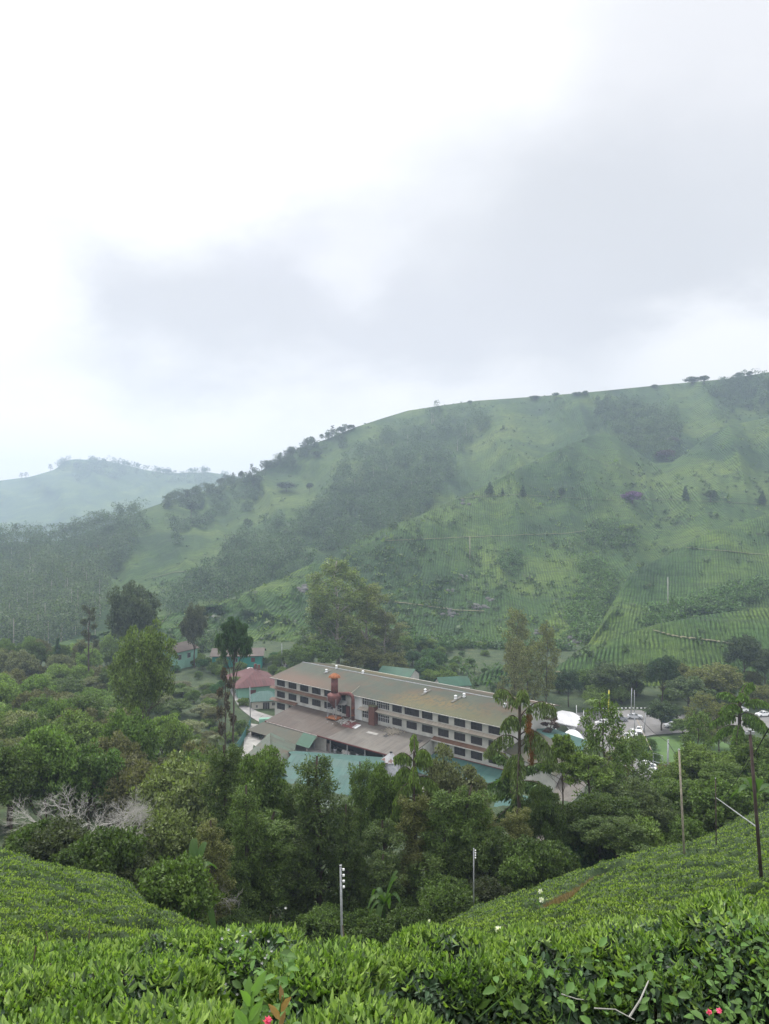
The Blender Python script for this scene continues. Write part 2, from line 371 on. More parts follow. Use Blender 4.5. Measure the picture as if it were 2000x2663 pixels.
H4 = Hill('right_spur_hillside', [(1250, 1900, 270), (1600, 1800, 290), (2000, 1760, 300), (2600, 1740, 300)],
  [(1250, 1880, 280), (1400, 1760, 300), (1480, 1708, 318), (1530, 1676, 330), (1580, 1590, 365), (1638, 1494, 405), (1700, 1460, 425), (1777, 1421, 445), (1843, 1383, 465), (2000, 1335, 495), (2600, 1240, 520)],
  M['tea_hill'], e=1.2, nu=460, nv=220, px=(1250, 2600), amp=.05, back=50, drop=30, seed=8, sc=120., shear=.40)
H5 = Hill('near_knoll', [(1050, 1930, 240), (1200, 1900, 245), (1400, 1880, 245), (2000, 1860, 245), (2600, 1860, 245)],
  [(1050, 1920, 250), (1150, 1832, 268), (1215, 1778, 275), (1290, 1737, 284), (1345, 1728, 290), (1400, 1748, 290), (1440, 1743, 291), (1500, 1702, 296), (1560, 1676, 299), (1640, 1648, 303), (1710, 1625, 308), (1850, 1600, 315), (2000, 1583, 322), (2600, 1530, 330)],
  M['tea_hill_near'], e=1.3, nu=1500, nv=170, px=(1050, 2600), amp=.02, back=40, drop=30, rows=1.7, seed=12, sc=140., shear=.33)

# ------------------------------------------------------------------ draped sheets
def drape(name, A, B, mat, off=.12, n=24, m_=6, th=None):
    """sheet laid over the ground between edge line A and edge line B (lists of X,Y)"""
    def res(P):
        P = np.array(P, float); d = np.concatenate([[0], np.cumsum(np.linalg.norm(np.diff(P, axis=0), axis=1))]); q = np.linspace(0, d[-1], n)
        return np.stack([np.interp(q, d, P[:, 0]), np.interp(q, d, P[:, 1])], -1)
    a = res(A); b_ = res(B); w = np.linspace(0, 1, m_)[None, :, None]; G = a[:, None]*(1-w)+b_[:, None]*w
    Z = gz(G[..., 0], G[..., 1])+off
    me = mesh_np(name, np.concatenate([G, Z[..., None]], -1), grid(n, m_), mat, True)
    return link(name, me)
def gp(px, py):
    """ground point seen at px,py (march along the ray over the near ground)"""
    Ys = np.exp(np.linspace(math.log(100), math.log(320), 900)); X = (px-CX)/F*Ys; z = -(py-CY)/F*Ys
    k = np.argmax(z < gz(X, Ys)); return (X[k], Ys[k])

# ------------------------------------------------------------------ sky, light, camera, haze
def setup_world():
    w = bpy.data.worlds.new('World'); SC.world = w; w.use_nodes = True; nt = w.node_tree; L = nt.links.new
    bg = nt.nodes['Background']; tc = N(nt, 'ShaderNodeTexCoord'); d = tc.outputs['Generated']
    sky = N(nt, 'ShaderNodeTexSky'); sky.sky_type = 'NISHITA'; sky.sun_disc = False
    sky.sun_elevation = math.radians(52); sky.sun_rotation = math.radians(-28)
    def vdir(px, py):
        v = Vector(((px-CX)/F, 1, -(py-CY)/F)); return v.normalized()
    nz = N(nt, 'ShaderNodeTexNoise'); nz.inputs['Scale'].default_value = 3.2; nz.inputs['Detail'].default_value = 7; nz.inputs['Roughness'].default_value = .55
    L(mapping(nt, d, (1, 1, 1.9)), nz.inputs['Vector'])
    off = N(nt, 'ShaderNodeVectorMath', operation='SUBTRACT'); L(nz.outputs['Color'], off.inputs[0]); off.inputs[1].default_value = (.5, .5, .5)
    sc = N(nt, 'ShaderNodeVectorMath', operation='SCALE'); L(off.outputs[0], sc.inputs[0]); sc.inputs['Scale'].default_value = .24
    ad = N(nt, 'ShaderNodeVectorMath', operation='ADD'); L(d, ad.inputs[0]); L(sc.outputs[0], ad.inputs[1])
    def blob(px, py, rx, ry):
        v = vdir(px, py)
        s = N(nt, 'ShaderNodeVectorMath', operation='SUBTRACT'); L(ad.outputs[0], s.inputs[0]); s.inputs[1].default_value = v
        q = N(nt, 'ShaderNodeVectorMath', operation='MULTIPLY'); L(s.outputs[0], q.inputs[0])
        q.inputs[1].default_value = (F/rx, F/rx*.6, F/ry)
        ln = N(nt, 'ShaderNodeVectorMath', operation='LENGTH'); L(q.outputs[0], ln.inputs[0])
        mr = N(nt, 'ShaderNodeMapRange', interpolation_type='SMOOTHSTEP'); L(ln.outputs['Value'], mr.inputs[0])
        mr.inputs[1].default_value = 1.35; mr.inputs[2].default_value = .25; mr.inputs[3].default_value = 0; mr.inputs[4].default_value = 1
        return mr.outputs[0]
    base = mixc(nt, noise(nt, mapping(nt, d, (2, 2, 4)), 1.6, 6, .6), (.87, .875, .89), (.99, .97, .98))
    c = mixc(nt, blob(150, 350, 1000, 900), base, (1.12, 1.12, 1.12))
    c = mixc(nt, blob(1100, 250, 500, 700), c, (1.08, 1.08, 1.09))
    c = mixc(nt, math_n(nt, 'MULTIPLY', blob(1900, 250, 420, 700), .75), c, (.80, .805, .83))
    c = mixc(nt, math_n(nt, 'MULTIPLY', blob(1560, 640, 640, 360), .95), c, (.67, .685, .715))
    c = mixc(nt, math_n(nt, 'MULTIPLY', blob(520, 840, 640, 220), .95), c, (.69, .702, .735))
    c = mixc(nt, math_n(nt, 'MULTIPLY', blob(1150, 830, 560, 160), .75), c, (.70, .71, .75))
    c = mixc(nt, math_n(nt, 'MULTIPLY', blob(780, 690, 230, 130), .55), c, (.73, .74, .79))
    c = mixc(nt, math_n(nt, 'MULTIPLY', blob(10, 760, 150, 200), .8), c, (1.06, 1.06, 1.06))
    c = mixc(nt, math_n(nt, 'MULTIPLY', blob(940, 740, 130, 100), .5), c, (1.0, 1.0, 1.02))
    c = mixc(nt, math_n(nt, 'MULTIPLY', blob(1880, 900, 330, 130), .9), c, (.98, .98, .99))
    nis = N(nt, 'ShaderNodeVectorMath', operation='SCALE'); L(sky.outputs[0], nis.inputs[0]); nis.inputs['Scale'].default_value = .08
    c = mixc(nt, .93, nis.outputs[0], c)
    # overcast zenith is brighter; unseen sky overhead and behind raised to light the ground
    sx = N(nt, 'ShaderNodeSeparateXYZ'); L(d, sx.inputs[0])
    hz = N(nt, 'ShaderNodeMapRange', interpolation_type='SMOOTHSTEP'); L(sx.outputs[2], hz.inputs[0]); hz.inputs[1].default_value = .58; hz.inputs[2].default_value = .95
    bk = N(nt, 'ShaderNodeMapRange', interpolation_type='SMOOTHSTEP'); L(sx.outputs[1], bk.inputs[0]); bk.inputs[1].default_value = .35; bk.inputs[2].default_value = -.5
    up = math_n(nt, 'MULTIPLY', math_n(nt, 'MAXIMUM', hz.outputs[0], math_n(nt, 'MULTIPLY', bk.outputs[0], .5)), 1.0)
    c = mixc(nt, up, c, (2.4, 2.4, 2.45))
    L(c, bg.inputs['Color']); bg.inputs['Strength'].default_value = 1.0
    sun = bpy.data.lights.new('sun', 'SUN'); sun.energy = 3.0; sun.angle = math.radians(10); sun.color = (1, .96, .9)
    so = bpy.data.objects.new('sun', sun); COL.objects.link(so)
    az, el = math.radians(-28), math.radians(52)
    v = Vector((math.sin(az)*math.cos(el), math.cos(az)*math.cos(el), math.sin(el)))
    so.rotation_euler = v.to_track_quat('Z', 'Y').to_euler(); so.location = (0, 0, 300)
    cam = bpy.data.cameras.new('camera'); co = bpy.data.objects.new('camera', cam); COL.objects.link(co)
    co.rotation_euler = (PI/2, 0, 0); cam.sensor_fit = 'VERTICAL'; cam.sensor_height = 36; cam.lens = 36*F/2663
    cam.clip_start = .1; cam.clip_end = 8000; SC.camera = co
    SC.view_settings.view_transform = 'Standard'; SC.view_settings.look = 'None'; SC.view_settings.exposure = .16; SC.view_settings.gamma = 1
    SC.view_settings.use_curve_mapping = False
    SC.cycles.use_denoising = True; SC.cycles.max_bounces = 5; SC.cycles.diffuse_bounces = 3; SC.cycles.glossy_bounces = 2; SC.cycles.transmission_bounces = 3
    SC.cycles.volume_bounces = 1; SC.cycles.transparent_max_bounces = 4; SC.cycles.use_adaptive_sampling = True; SC.cycles.adaptive_threshold = .02
    m = bpy.data.materials.new('haze'); m.use_nodes = True; nt = m.node_tree
    nt.nodes.remove(nt.nodes['Principled BSDF']); pv = N(nt, 'ShaderNodeVolumePrincipled')
    pv.inputs['Color'].default_value = (.555, .67, .84, 1); pv.inputs['Density'].default_value = .00033; pv.inputs['Anisotropy'].default_value = .35
    nt.links.new(pv.outputs[0], nt.nodes['Material Output'].inputs['Volume'])
    mb = MB(); mb.box((0, 1350, 43), (6400, 2900, 296)); o = mb.build('haze', m); tag(o, kind='stuff', label='pale blue haze in the air over the whole valley', cat='haze')
setup_world()
# ------------------------------------------------------------------ leaves
def leaf_quads(P, A, Nn, L_, W_):
    """flat diamond leaves: P base point, A unit axis, Nn rough normal, L_ length, W_ width"""
    S = np.cross(A, Nn); S /= np.linalg.norm(S, axis=1, keepdims=True)+1e-9
    L_ = L_[:, None]; W_ = W_[:, None]
    V = np.stack([P, P+A*L_*.45+S*W_*.5, P+A*L_, P+A*L_*.45-S*W_*.5], 1).reshape(-1, 3)
    return V, np.arange(len(P)*4).reshape(-1, 4)
def leaf_fold(P, A, Nn, L_, W_, bend):
    """folded, curved leaves (12 vertices) for the bushes beside the camera"""
    S = np.cross(A, Nn); S /= np.linalg.norm(S, axis=1, keepdims=True)+1e-9; U = np.cross(S, A)
    L_ = L_[:, None]; W_ = W_[:, None]; bend = bend[:, None]; out = []
    for t, w in ((0, .10), (.3, .88), (.7, .82), (1, .10)):
        c = P+A*L_*(t-.15*abs(0)*t)+U*L_*bend*(-t*t)
        out += [c+S*W_*w*.5+U*W_*w*.22, c, c-S*W_*w*.5+U*W_*w*.22]
    V = np.stack(out, 1).reshape(-1, 3); b = (np.arange(len(P))*12)[:, None]
    q = []
    for s in range(3):
        for k in range(2): q.append(np.concatenate([b+s*3+k, b+s*3+k+1, b+(s+1)*3+k+1, b+(s+1)*3+k], 1))
    return V, np.stack(q, 1).reshape(-1, 4)
def unit(V): return V/(np.linalg.norm(V, axis=1, keepdims=True)+1e-9)
def cat(parts):
    V = []; Q = []; n = 0
    for v, q in parts: V.append(v); Q.append(q+n); n += len(v)
    return np.concatenate(V), np.concatenate(Q)

# ------------------------------------------------------------------ tea on the middle slopes
_tb = np.array([[-900, 60], [-300, 58], [0, 55], [150, 50], [300, 45], [420, 38], [510, 32], [560, 27], [640, 20], [1000, 20], [1060, 30], [1100, 48], [1170, 54], [1232, 60], [1330, 58], [1430, 60], [1540, 64], [1650, 67], [1800, 73], [1900, 82], [2000, 90], [2900, 110]], float)
def tea_edge(px): return np.interp(px, _tb[:, 0], _tb[:, 1])
def tea_h(X, Y):
    px = CX+F*X/Y; z = gz(X, Y)
    ph = z/.72+.55*fbm(X/5.5, Y/5.5, 2)+.25*fbm(X/1.6, Y/1.6, 2)
    row = np.abs(np.sin(PI*ph)); row = np.clip((row-.22)*2.0, 0, 1)**.6
    gap = np.clip((fbm(X/2.1+9, Y/2.1, 3)+.62)*2.6, 0, 1)            # missing bushes
    edge = np.clip((tea_edge(px)-Y)/2.5, 0, 1); near = np.clip((Y-8.5)/2, 0, 1)
    track = 1-np.exp(-((px-(1430+(Y-36)*8.1))/48)**2)*(Y > 32)*(Y < 55)    # bare track on the right slope
    h = (.10+.95*row*gap*(.86+.35*fbm(X/.9, Y/.9, 2)+.3*fbm(X/2.3, Y/2.3, 2)))*edge*near*track
    return h
pxs = np.linspace(-700, 2700, 820); Yl = np.exp(np.linspace(math.log(9), math.log(112), 520))
P_, Y_ = np.meshgrid(pxs, Yl, indexing='ij'); X_ = (P_-CX)/F*Y_
H_ = tea_h(X_, Y_); Z_ = gz(X_, Y_)+H_-.12
m, nt, b = nmat('tea_canopy'); L = nt.links.new; tc = N(nt, 'ShaderNodeTexCoord')
f1 = noise(nt, tc.outputs['Object'], .35, 6, .65); f2 = noise(nt, tc.outputs['Object'], 9, 4, .7)
c = ramp(nt, f1, [(.3, (.016, .038, .010)), (.7, (.05, .085, .02))]); c = mixc(nt, .8, c, ramp(nt, f2, [(.3, (.4, .4, .4)), (.7, (1.6, 1.6, 1.5))]), 'MULTIPLY')
L(c, b.inputs['Base Color']); b.inputs['Roughness'].default_value = .9; bump(nt, b, f2, 1, .1); M['tea_canopy'] = m
def tealeaf(name, cols, nsc=.8):
    m = leafmat(name, (.1, .2, .03), (.45, 1.45), transl=.3, rough=.42, spec=.4, yamt=0)
    nt = m.node_tree; L = nt.links.new; ge = [n for n in nt.nodes if n.type == 'NEW_GEOMETRY'][0]; tc = N(nt, 'ShaderNodeTexCoord')
    col = ramp(nt, math_n(nt, 'ADD', math_n(nt, 'MULTIPLY', ge.outputs['Random Per Island'], .35), math_n(nt, 'MULTIPLY', noise(nt, tc.outputs['Object'], nsc, 5, .72), 1.35), False), cols)
    for n in nt.nodes:
        if n.type == 'MIX' and n.inputs[6].is_linked and n.inputs[6].links[0].from_node.type == 'RGB': L(col, n.inputs[6])
    return m
M['tea_tufts'] = tealeaf('tea_tufts', [(.56, (.030, .052, .022)), (.70, (.068, .12, .030)), (.84, (.125, .20, .038)), (1.0, (.21, .29, .05))])
def tufts(n, seed, lo=9.5, hi=108):
    r = np.random.default_rng(seed); px = r.uniform(-400, 2620, n); Y = np.exp(r.uniform(math.log(lo), math.log(hi), n))
    k = (Y < tea_edge(px)-.5) & ~((px > 620) & (px < 1050) & (Y > 15)); px = px[k]; Y = Y[k]; X = (px-CX)/F*Y
    h = tea_h(X, Y); k = r.random(len(h)) < np.clip((h-.35)*2.2, .02, 1); X = X[k]; Y = Y[k]; h = h[k]; n = len(X)
    P = np.stack([X, Y, gz(X, Y)+h-.14], -1); s = .060*(Y/22)**.6
    out = []
    for q in range(3):
        A = r.normal(size=(n, 3)); A[:, 2] = np.abs(A[:, 2])+.75; A = unit(A); Nn = unit(r.normal(size=(n, 3))+np.array([0, -.3, .6]))
        out.append(leaf_quads(P+r.normal(size=(n, 3))*.02, A, Nn, s*r.uniform(.8, 1.9, n), s*r.uniform(.5, .9, n)))
    return cat(out)
V, Q = tufts(350000, 5)
V0 = np.stack([X_, Y_, Z_], -1).reshape(-1, 3); 
me = mesh_np('tea_bushes', V0, grid(len(pxs), len(Yl)), M['tea_canopy'], True)
o = tag(link('tea_bushes', me), 'clipped tea bushes in contour rows covering the slopes below the camera', 'tea bushes', kind='stuff')
me = mesh_np('tea_shoots', V, Q, M['tea_tufts'], False)
o2 = link('leafy_shoots', me, o)

# dry grass on the bare track
rr = np.random.default_rng(11); n = 11000
Y = rr.uniform(33, 54, n); px = 1430+(Y-36)*8.1+rr.normal(size=n)*26; X = (px-CX)/F*Y
P = np.stack([X, Y, gz(X, Y)+.05], -1); A = rr.normal(size=(n, 3)); A[:, 2] = np.abs(A[:, 2])+.8; A = unit(A)
V, Q = leaf_quads(P, A, unit(rr.normal(size=(n, 3))), rr.uniform(.2, .45, n), rr.uniform(.03, .07, n))
M['dry_grass'] = leafmat('dry_grass', (.20, .13, .07), (.6, 1.4), (.12, .16, .05), .4)
tag(link('dry_grass', mesh_np('dry_grass', V, Q, M['dry_grass'])), 'dry brown grass along the bare track between tea rows on the right slope', 'grass', kind='stuff')

# ------------------------------------------------------------------ tea bushes beside the camera
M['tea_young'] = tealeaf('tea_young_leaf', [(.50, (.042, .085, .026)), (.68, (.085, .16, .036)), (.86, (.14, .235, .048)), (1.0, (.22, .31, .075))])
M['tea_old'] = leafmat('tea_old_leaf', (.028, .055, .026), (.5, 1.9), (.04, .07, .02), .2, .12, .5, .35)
M['stem'] = plain('tea_stem', (.09, .075, .045), .9, .3, 8)
M['soil'] = plain('leaf_litter', (.03, .024, .016), .95, .5, 5)
def tea_bush(cx_px, Y, top_py, wpx, label, dY=1.4, young=1.0, seed=0, hmax=1.3):
    """one clipped bush: centre column, distance, where its top shows, width"""
    r = np.random.default_rng(seed+100); X = (cx_px-CX)/F*Y; ztop = -(top_py-CY)/F*(Y+.38*dY)+.28*.38*dY+.06; g = gzf(X, Y); H = max(.5, min(hmax, ztop-g)); g = ztop-H
    rx = wpx/F*Y/2*1.28; ry = dY/2
    t = thing('tea_bush', (X, Y, g), label, 'tea bush', 'tea bushes beside the camera')
    def surf(n, lo, hi):
        a = r.uniform(0, 2*PI, n); v = r.uniform(lo, hi, n)            # v = 0 at foot, 1 at the crown's middle
        ph = v*PI/2; rad = np.cos(ph)**.38; zz = np.sin(ph)**.6
        lump = 1+.16*fbm(np.cos(a)*1.7+seed*3.1+zz*1.5, np.sin(a)*1.7+zz, 4)
        P = np.stack([rx*rad*np.cos(a)*lump, ry*rad*np.sin(a)*lump, .12+(H-.12)*zz*(.93+.16*fbm(rx*rad*np.cos(a)*1.3+seed, ry*rad*np.sin(a)*1.3, 3))], -1)
        P[:, 2] -= .28*P[:, 1]; Nn = unit(np.stack([np.cos(a)*rad/rx, np.sin(a)*rad/ry, zz/H*1.0], -1)); return P, Nn
    area = rx*ry*PI+(rx+ry)*2.6*H
    # young shoots over the plucking table
    n = int(area*270*young); u = r.random(n); P, Nn = surf(n, .0, 1.0)
    v = (P[:, 2]+.28*P[:, 1])/H; k = r.random(n) < np.clip((v-.45)*2.6, .05, 1); P = P[k]; Nn = Nn[k]; g_ = fbm((P[:, 0]+X)*3.1, (P[:, 1]+Y)*3.1+P[:, 2]*2, 3); k = r.random(len(P)) < np.clip(.72+2.0*g_, .16, 1); P = P[k]; Nn = Nn[k]; n = len(P); parts = []
    for q in range(6):
        az = r.uniform(0, 2*PI, n); sp = .25+.30*q+.35*r.random(n)
        A = unit(np.stack([np.cos(az)*sp, np.sin(az)*sp, np.full(n, .50)], -1)+Nn*.2)
        base = P+np.array([0, 0, 1.])*(.075-.017*q)+r.normal(size=(n, 3))*.006
        Ln = (.023+.0112*q)*r.uniform(.65, 1.35, n); side = np.cross(A, np.stack([-np.sin(az), np.cos(az), np.zeros(n)], -1))
        parts.append(leaf_fold(base, A, unit(-side+r.normal(size=(n, 3))*.45), Ln, Ln*.46, r.uniform(.1, .7, n)))
    V, Q = cat(parts); link('young_leaves', mesh_np('young_leaves', V, Q, M['tea_young'], True), t)
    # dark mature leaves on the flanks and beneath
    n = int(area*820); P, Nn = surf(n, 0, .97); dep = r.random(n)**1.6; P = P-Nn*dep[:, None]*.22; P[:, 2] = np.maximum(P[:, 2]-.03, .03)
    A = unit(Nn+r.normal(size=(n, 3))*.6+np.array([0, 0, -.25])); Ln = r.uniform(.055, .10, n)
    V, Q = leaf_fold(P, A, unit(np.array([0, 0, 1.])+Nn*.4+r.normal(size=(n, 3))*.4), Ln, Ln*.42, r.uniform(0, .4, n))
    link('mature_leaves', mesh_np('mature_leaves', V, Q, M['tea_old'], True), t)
    mb = MB()
    for q in range(int(14+rx*10)):
        a = r.uniform(0, 2*PI); d = r.uniform(.2, .85)
        e = np.array([rx*d*math.cos(a), ry*d*math.sin(a), H*r.uniform(.6, .9)]); s = np.array([rx*.35*math.cos(a)*r.random(), ry*.3*math.sin(a)*r.random(), -.3])
        mid = (s+e)/2+r.normal(size=3)*.05; mb.tube([s, mid, e], [.016, .011, .005], 5)
    mb.build('stems', M['stem'], None).parent = t
    return t
B = [
 (-160, 5.6, 2452, 560, 'clipped tea bush cut off by the left edge of the picture'),
 (150, 6.1, 2428, 420, 'broad tea bush with yellow green tips left of the pink flower bud'),
 (440, 6.3, 2412, 330, 'tea bush with upright shoots between the left slope and the dark trees'),
 (655, 6.4, 2398, 260, 'darker tea bush dotted with small white blossoms below the cypress', .45),
 (870, 5.9, 2442, 330, 'bright tea bush at the foot of the pale insulator pole'),
 (1150, 6.3, 2412, 360, 'tall leafed tea bush in the middle of the near hedge'),
 (1420, 6.2, 2418, 340, 'dense tea bush below the brown track on the slope'),
 (1690, 6.2, 2380, 350, 'tea bush with dark glossy flank above the bare twig'),
 (1950, 6.0, 2338, 330, 'tea bush beneath the tall dark pole at the right edge'),
 (2250, 5.8, 2320, 400, 'tea bush just beyond the right edge of the hedge'),
 (2620, 5.7, 2310, 420, 'tea bush further along the hedge, well beyond the right edge'),
 (-560, 5.6, 2452, 480, 'tea bush further along the hedge, well beyond the left edge'),
 (-60, 4.4, 2490, 420, 'near tea bush low in the left corner'),
 (330, 4.5, 2490, 420, 'near tea bush left of the red leafed shoot'),
 (845, 4.7, 2478, 260, 'rounded tea bush with bright tips in front of the insulator pole'),
 (950, 3.15, 2630, 420, 'lowest tea bush, only its bright tips reaching into the bottom edge'),
 (420, 3.2, 2625, 500, 'tea bush along the bottom edge under the pink bud'),
 (60, 3.1, 2640, 330, 'small tea bush in the bottom left corner'),
]
for i, bb in enumerate(B):
    tea_bush(*bb[:5], young=bb[5] if len(bb) > 5 else 1.0, seed=i, hmax=1.25 if bb[1] > 5 else .95, dY=1.6 if bb[1] > 5 else 1.1)
# white tea blossoms on the darker bush and here and there
r = np.random.default_rng(77)
mbf = MB(); c0 = at(655, 2430, 6.0)
for i in range(26):
    p = at(r.uniform(570, 740), r.uniform(2440, 2540), 5.35)+r.normal(size=3)*np.array([0, .15, 0]); 
    for q in range(5):
        a = q*2*PI/5; mbf.poly([p, p+np.array([.008*math.cos(a-.5), -.005, .008*math.sin(a-.5)]), p+np.array([.012*math.cos(a), -.006, .012*math.sin(a)]), p+np.array([.008*math.cos(a+.5), -.005, .008*math.sin(a+.5)])])
tag(mbf.build('tea_blossom', M['ceramic'], origin=c0), 'small white tea blossoms scattered over the darker bush', 'blossom', kind='stuff')

# ------------------------------------------------------------------ weeds, broadleaf plants and flowers at the bottom edge
M['weed'] = leafmat('weed_leaf', (.075, .15, .035), (.6, 1.5), transl=.3, rough=.6)
def weed_patch(cx_px, Y, py, wpx, hpx, n, ls, label, seed, mat=None, kind='stuff', nm='weeds'):
    r = np.random.default_rng(seed); px = cx_px+r.uniform(-.5, .5, n)*wpx; YY = Y+r.uniform(-.5, .6, n)
    top = -(py-CY)/F*Y; hh = hpx/F*Y; P = np.stack([(px-CX)/F*YY, YY, top-hh*r.random(n)**1.2+.05*fbm(px/60, YY, 2)], -1)
    A = r.normal(size=(n, 3)); A[:, 2] = A[:, 2]*.5+.25; A = unit(A+np.array([0, -.5, 0])); Ln = ls*r.uniform(.5, 1.3, n)
    V, Q = leaf_fold(P, A, unit(np.array([0, -.3, 1.])+r.normal(size=(n, 3))*.35), Ln, Ln*.6, r.uniform(0, .3, n))
    c = P.mean(0); me = mesh_np(nm, V-c, Q, mat or M['weed'], True); o = link(nm, me, loc=c); tag(o, label, 'weeds', kind=kind)
    mb = MB()
    for i in range(0, n, 14):
        e = P[i]-c; mb.tube([e+np.array([r.normal()*.05, r.normal()*.05, -.35]), e+np.array([0, 0, -.15])+r.normal(size=3)*.015, e], [.004, .003, .002], 4)
    mb.build('stalks', M['weed'], None).parent = o
    return o
weed_patch(1640, 3.4, 2625, 330, 70, 130, .055, 'low broad leafed weeds under the dark flank of the hedge', 3)
weed_patch(1930, 3.7, 2500, 190, 260, 260, .045, 'tall straggling weeds with thin stalks in the right corner', 4)
weed_patch(1380, 3.3, 2650, 200, 50, 50, .055, 'sparse weeds at the bottom edge right of centre', 5)
weed_patch(690, 3.3, 2600, 150, 120, 160, .05, 'patch of soft green weeds right of the red leafed shoot', 6)
def sprig(px, Y, py, h, leaves, mat_l, label, name='flowering_shoot', flower=None, seed=0, ls=.11, cat_='plant'):
    r = np.random.default_rng(seed); top = at(px, py, Y); base = top-np.array([.03, 0, h])
    t = thing(name, base, label, cat_)
    mb = MB(); mb.tube([base, base+np.array([0, .02, h*.5]), top], [.007, .005, .003], 6); mb.build('stem', M['weed'], t)
    P = []; A = []
    for i in range(leaves):
        q = .35+.65*i/leaves; az = i*2.4; P.append(base+(top-base)*q); A.append([math.cos(az)*.6, math.sin(az)*.6, .75+.3*q])
    P = np.array(P); A = unit(np.array(A)); n = len(P); Ln = np.full(n, ls)*r.uniform(.7, 1.2, n)
    V, Q = leaf_fold(P, A, unit(np.array([0, -.6, 1.])+r.normal(size=(n, 3))*.2), Ln, Ln*.36, np.full(n, .1))
    o = link('leaves', mesh_np('leaves', V, Q, mat_l, True)); o.parent = t; o.matrix_parent_inverse = world_of(t).inverted()
    if flower:
        fm, fp, fr = flower; V = []; 
        for (dx, dy) in fp:
            c = at(px+dx, py+dy, Y-.03); PP = np.repeat(c[None], 26, 0); D = unit(r.normal(size=(26, 3))+np.array([0, -.5, .3]))
            v, q = leaf_fold(PP, D, unit(r.normal(size=(26, 3))), np.full(26, fr), np.full(26, fr*.8), np.full(26, .5)); 
            o = link('blossom', mesh_np('blossom', v, q, fm, True)); o.parent = t; o.matrix_parent_inverse = world_of(t).inverted()
    return t
M['pink'] = leafmat('pink_petal', (.75, .13, .28), (.8, 1.4), (.8, .3, .4), .1, .3)
M['pink_leaf'] = leafmat('reddish_young_leaf', (.22, .14, .05), (.7, 1.3), (.3, .14, .1), .3, .4)
M['green_leaf'] = leafmat('fresh_green_leaf', (.13, .24, .05), (.8, 1.2), transl=.4)
M['white_petal'] = leafmat('white_petal', (.8, .8, .76), (.8, 1.1), (.8, .8, .7), .0, .3)
sprig(655, 2.6, 2578, .35, 9, M['green_leaf'], 'pale green shoot with long upright leaves beside a pink bud', flower=(M['pink'], [(40, 76)], .016), seed=1, ls=.10)
sprig(735, 2.6, 2590, .3, 7, M['pink_leaf'], 'shoot with reddish young leaves at the bottom edge', seed=2, ls=.07)
sprig(1856, 3.3, 2632, .35, 8, M['weed'], 'pair of pink blossoms on a low weed in the lower right', flower=(M['pink'], [(-12, 0), (14, -4)], .012), seed=3, ls=.07)
sprig(1406, 9.5, 2318, 1.5, 5, M['weed'], 'two white blossoms on tall thin stalks before the right slope', flower=(M['white_petal'], [(0, 0), (2, 22)], .032), seed=4, ls=.09)
sprig(1297, 7.2, 2417, .7, 3, M['weed'], 'single small white blossom above the hedge tips', flower=(M['white_petal'], [(0, 0)], .035), seed=5, ls=.06)
sprig(1116, 8.0, 2395, .7, 3, M['weed'], 'thin stalk with a tiny white bud above the middle of the hedge', flower=(M['white_petal'], [(0, 0)], .018), seed=6, ls=.06)
def twig(pts, rad, label):
    P = [at(*p) for p in pts]; mb = MB(); mb.tube(P, [rad*(1-.6*i/len(P)) for i in range(len(P))], 6); tag(mb.build('bare_twig', M['bark_bare'], origin=P[0]), label, 'twig')
twig([(1636, 2646, 3.5), (1665, 2600, 3.55), (1687, 2550, 3.65)], .0055, 'pale bare twig slanting up in front of the dark hedge flank')
twig([(1545, 2622, 3.6), (1600, 2625, 3.6), (1650, 2652, 3.5)], .003, 'thin drooping twig left of the pale slanting one')
twig([(1460, 2585, 4.0), (1500, 2598, 4.0), (1518, 2600, 4.0)], .003, 'short level twig sticking out from under the hedge')
# ------------------------------------------------------------------ tree prototypes (height H, crown width about W, base at origin)
def tube_quads(P, rad, k=6):
    P = np.asarray(P, float); rad = np.asarray(rad, float); d = np.gradient(P, axis=0); d = unit(d)
    h = np.where(np.abs(d[:, 2:3]) < .9, np.array([[0, 0, 1.]]), np.array([[1., 0, 0]])); u_ = unit(np.cross(d, h)); v_ = np.cross(d, u_)
    an = np.arange(k)*2*PI/k; V = P[:, None]+(u_[:, None]*np.cos(an)[None, :, None]+v_[:, None]*np.sin(an)[None, :, None])*rad[:, None, None]
    j, q = np.meshgrid(np.arange(len(P)-1), np.arange(k), indexing='ij'); a = j*k+q; b_ = j*k+(q+1) % k
    return V.reshape(-1, 3), np.stack([a, b_, b_+k, a+k], -1).reshape(-1, 4)
def limb(a, b, r0, r1, r, sag=.0, n=6, k=5, wob=.06):
    a = np.array(a, float); b = np.array(b, float); t = np.linspace(0, 1, n)[:, None]; L_ = np.linalg.norm(b-a)
    P = a+(b-a)*t; P[:, 2] += (np.sin(t[:, 0]*PI)*sag)*L_; P[1:-1] += r.normal(size=(n-2, 3))*wob*L_*.5
    return tube_quads(P, r0+(r1-r0)*t[:, 0], k)
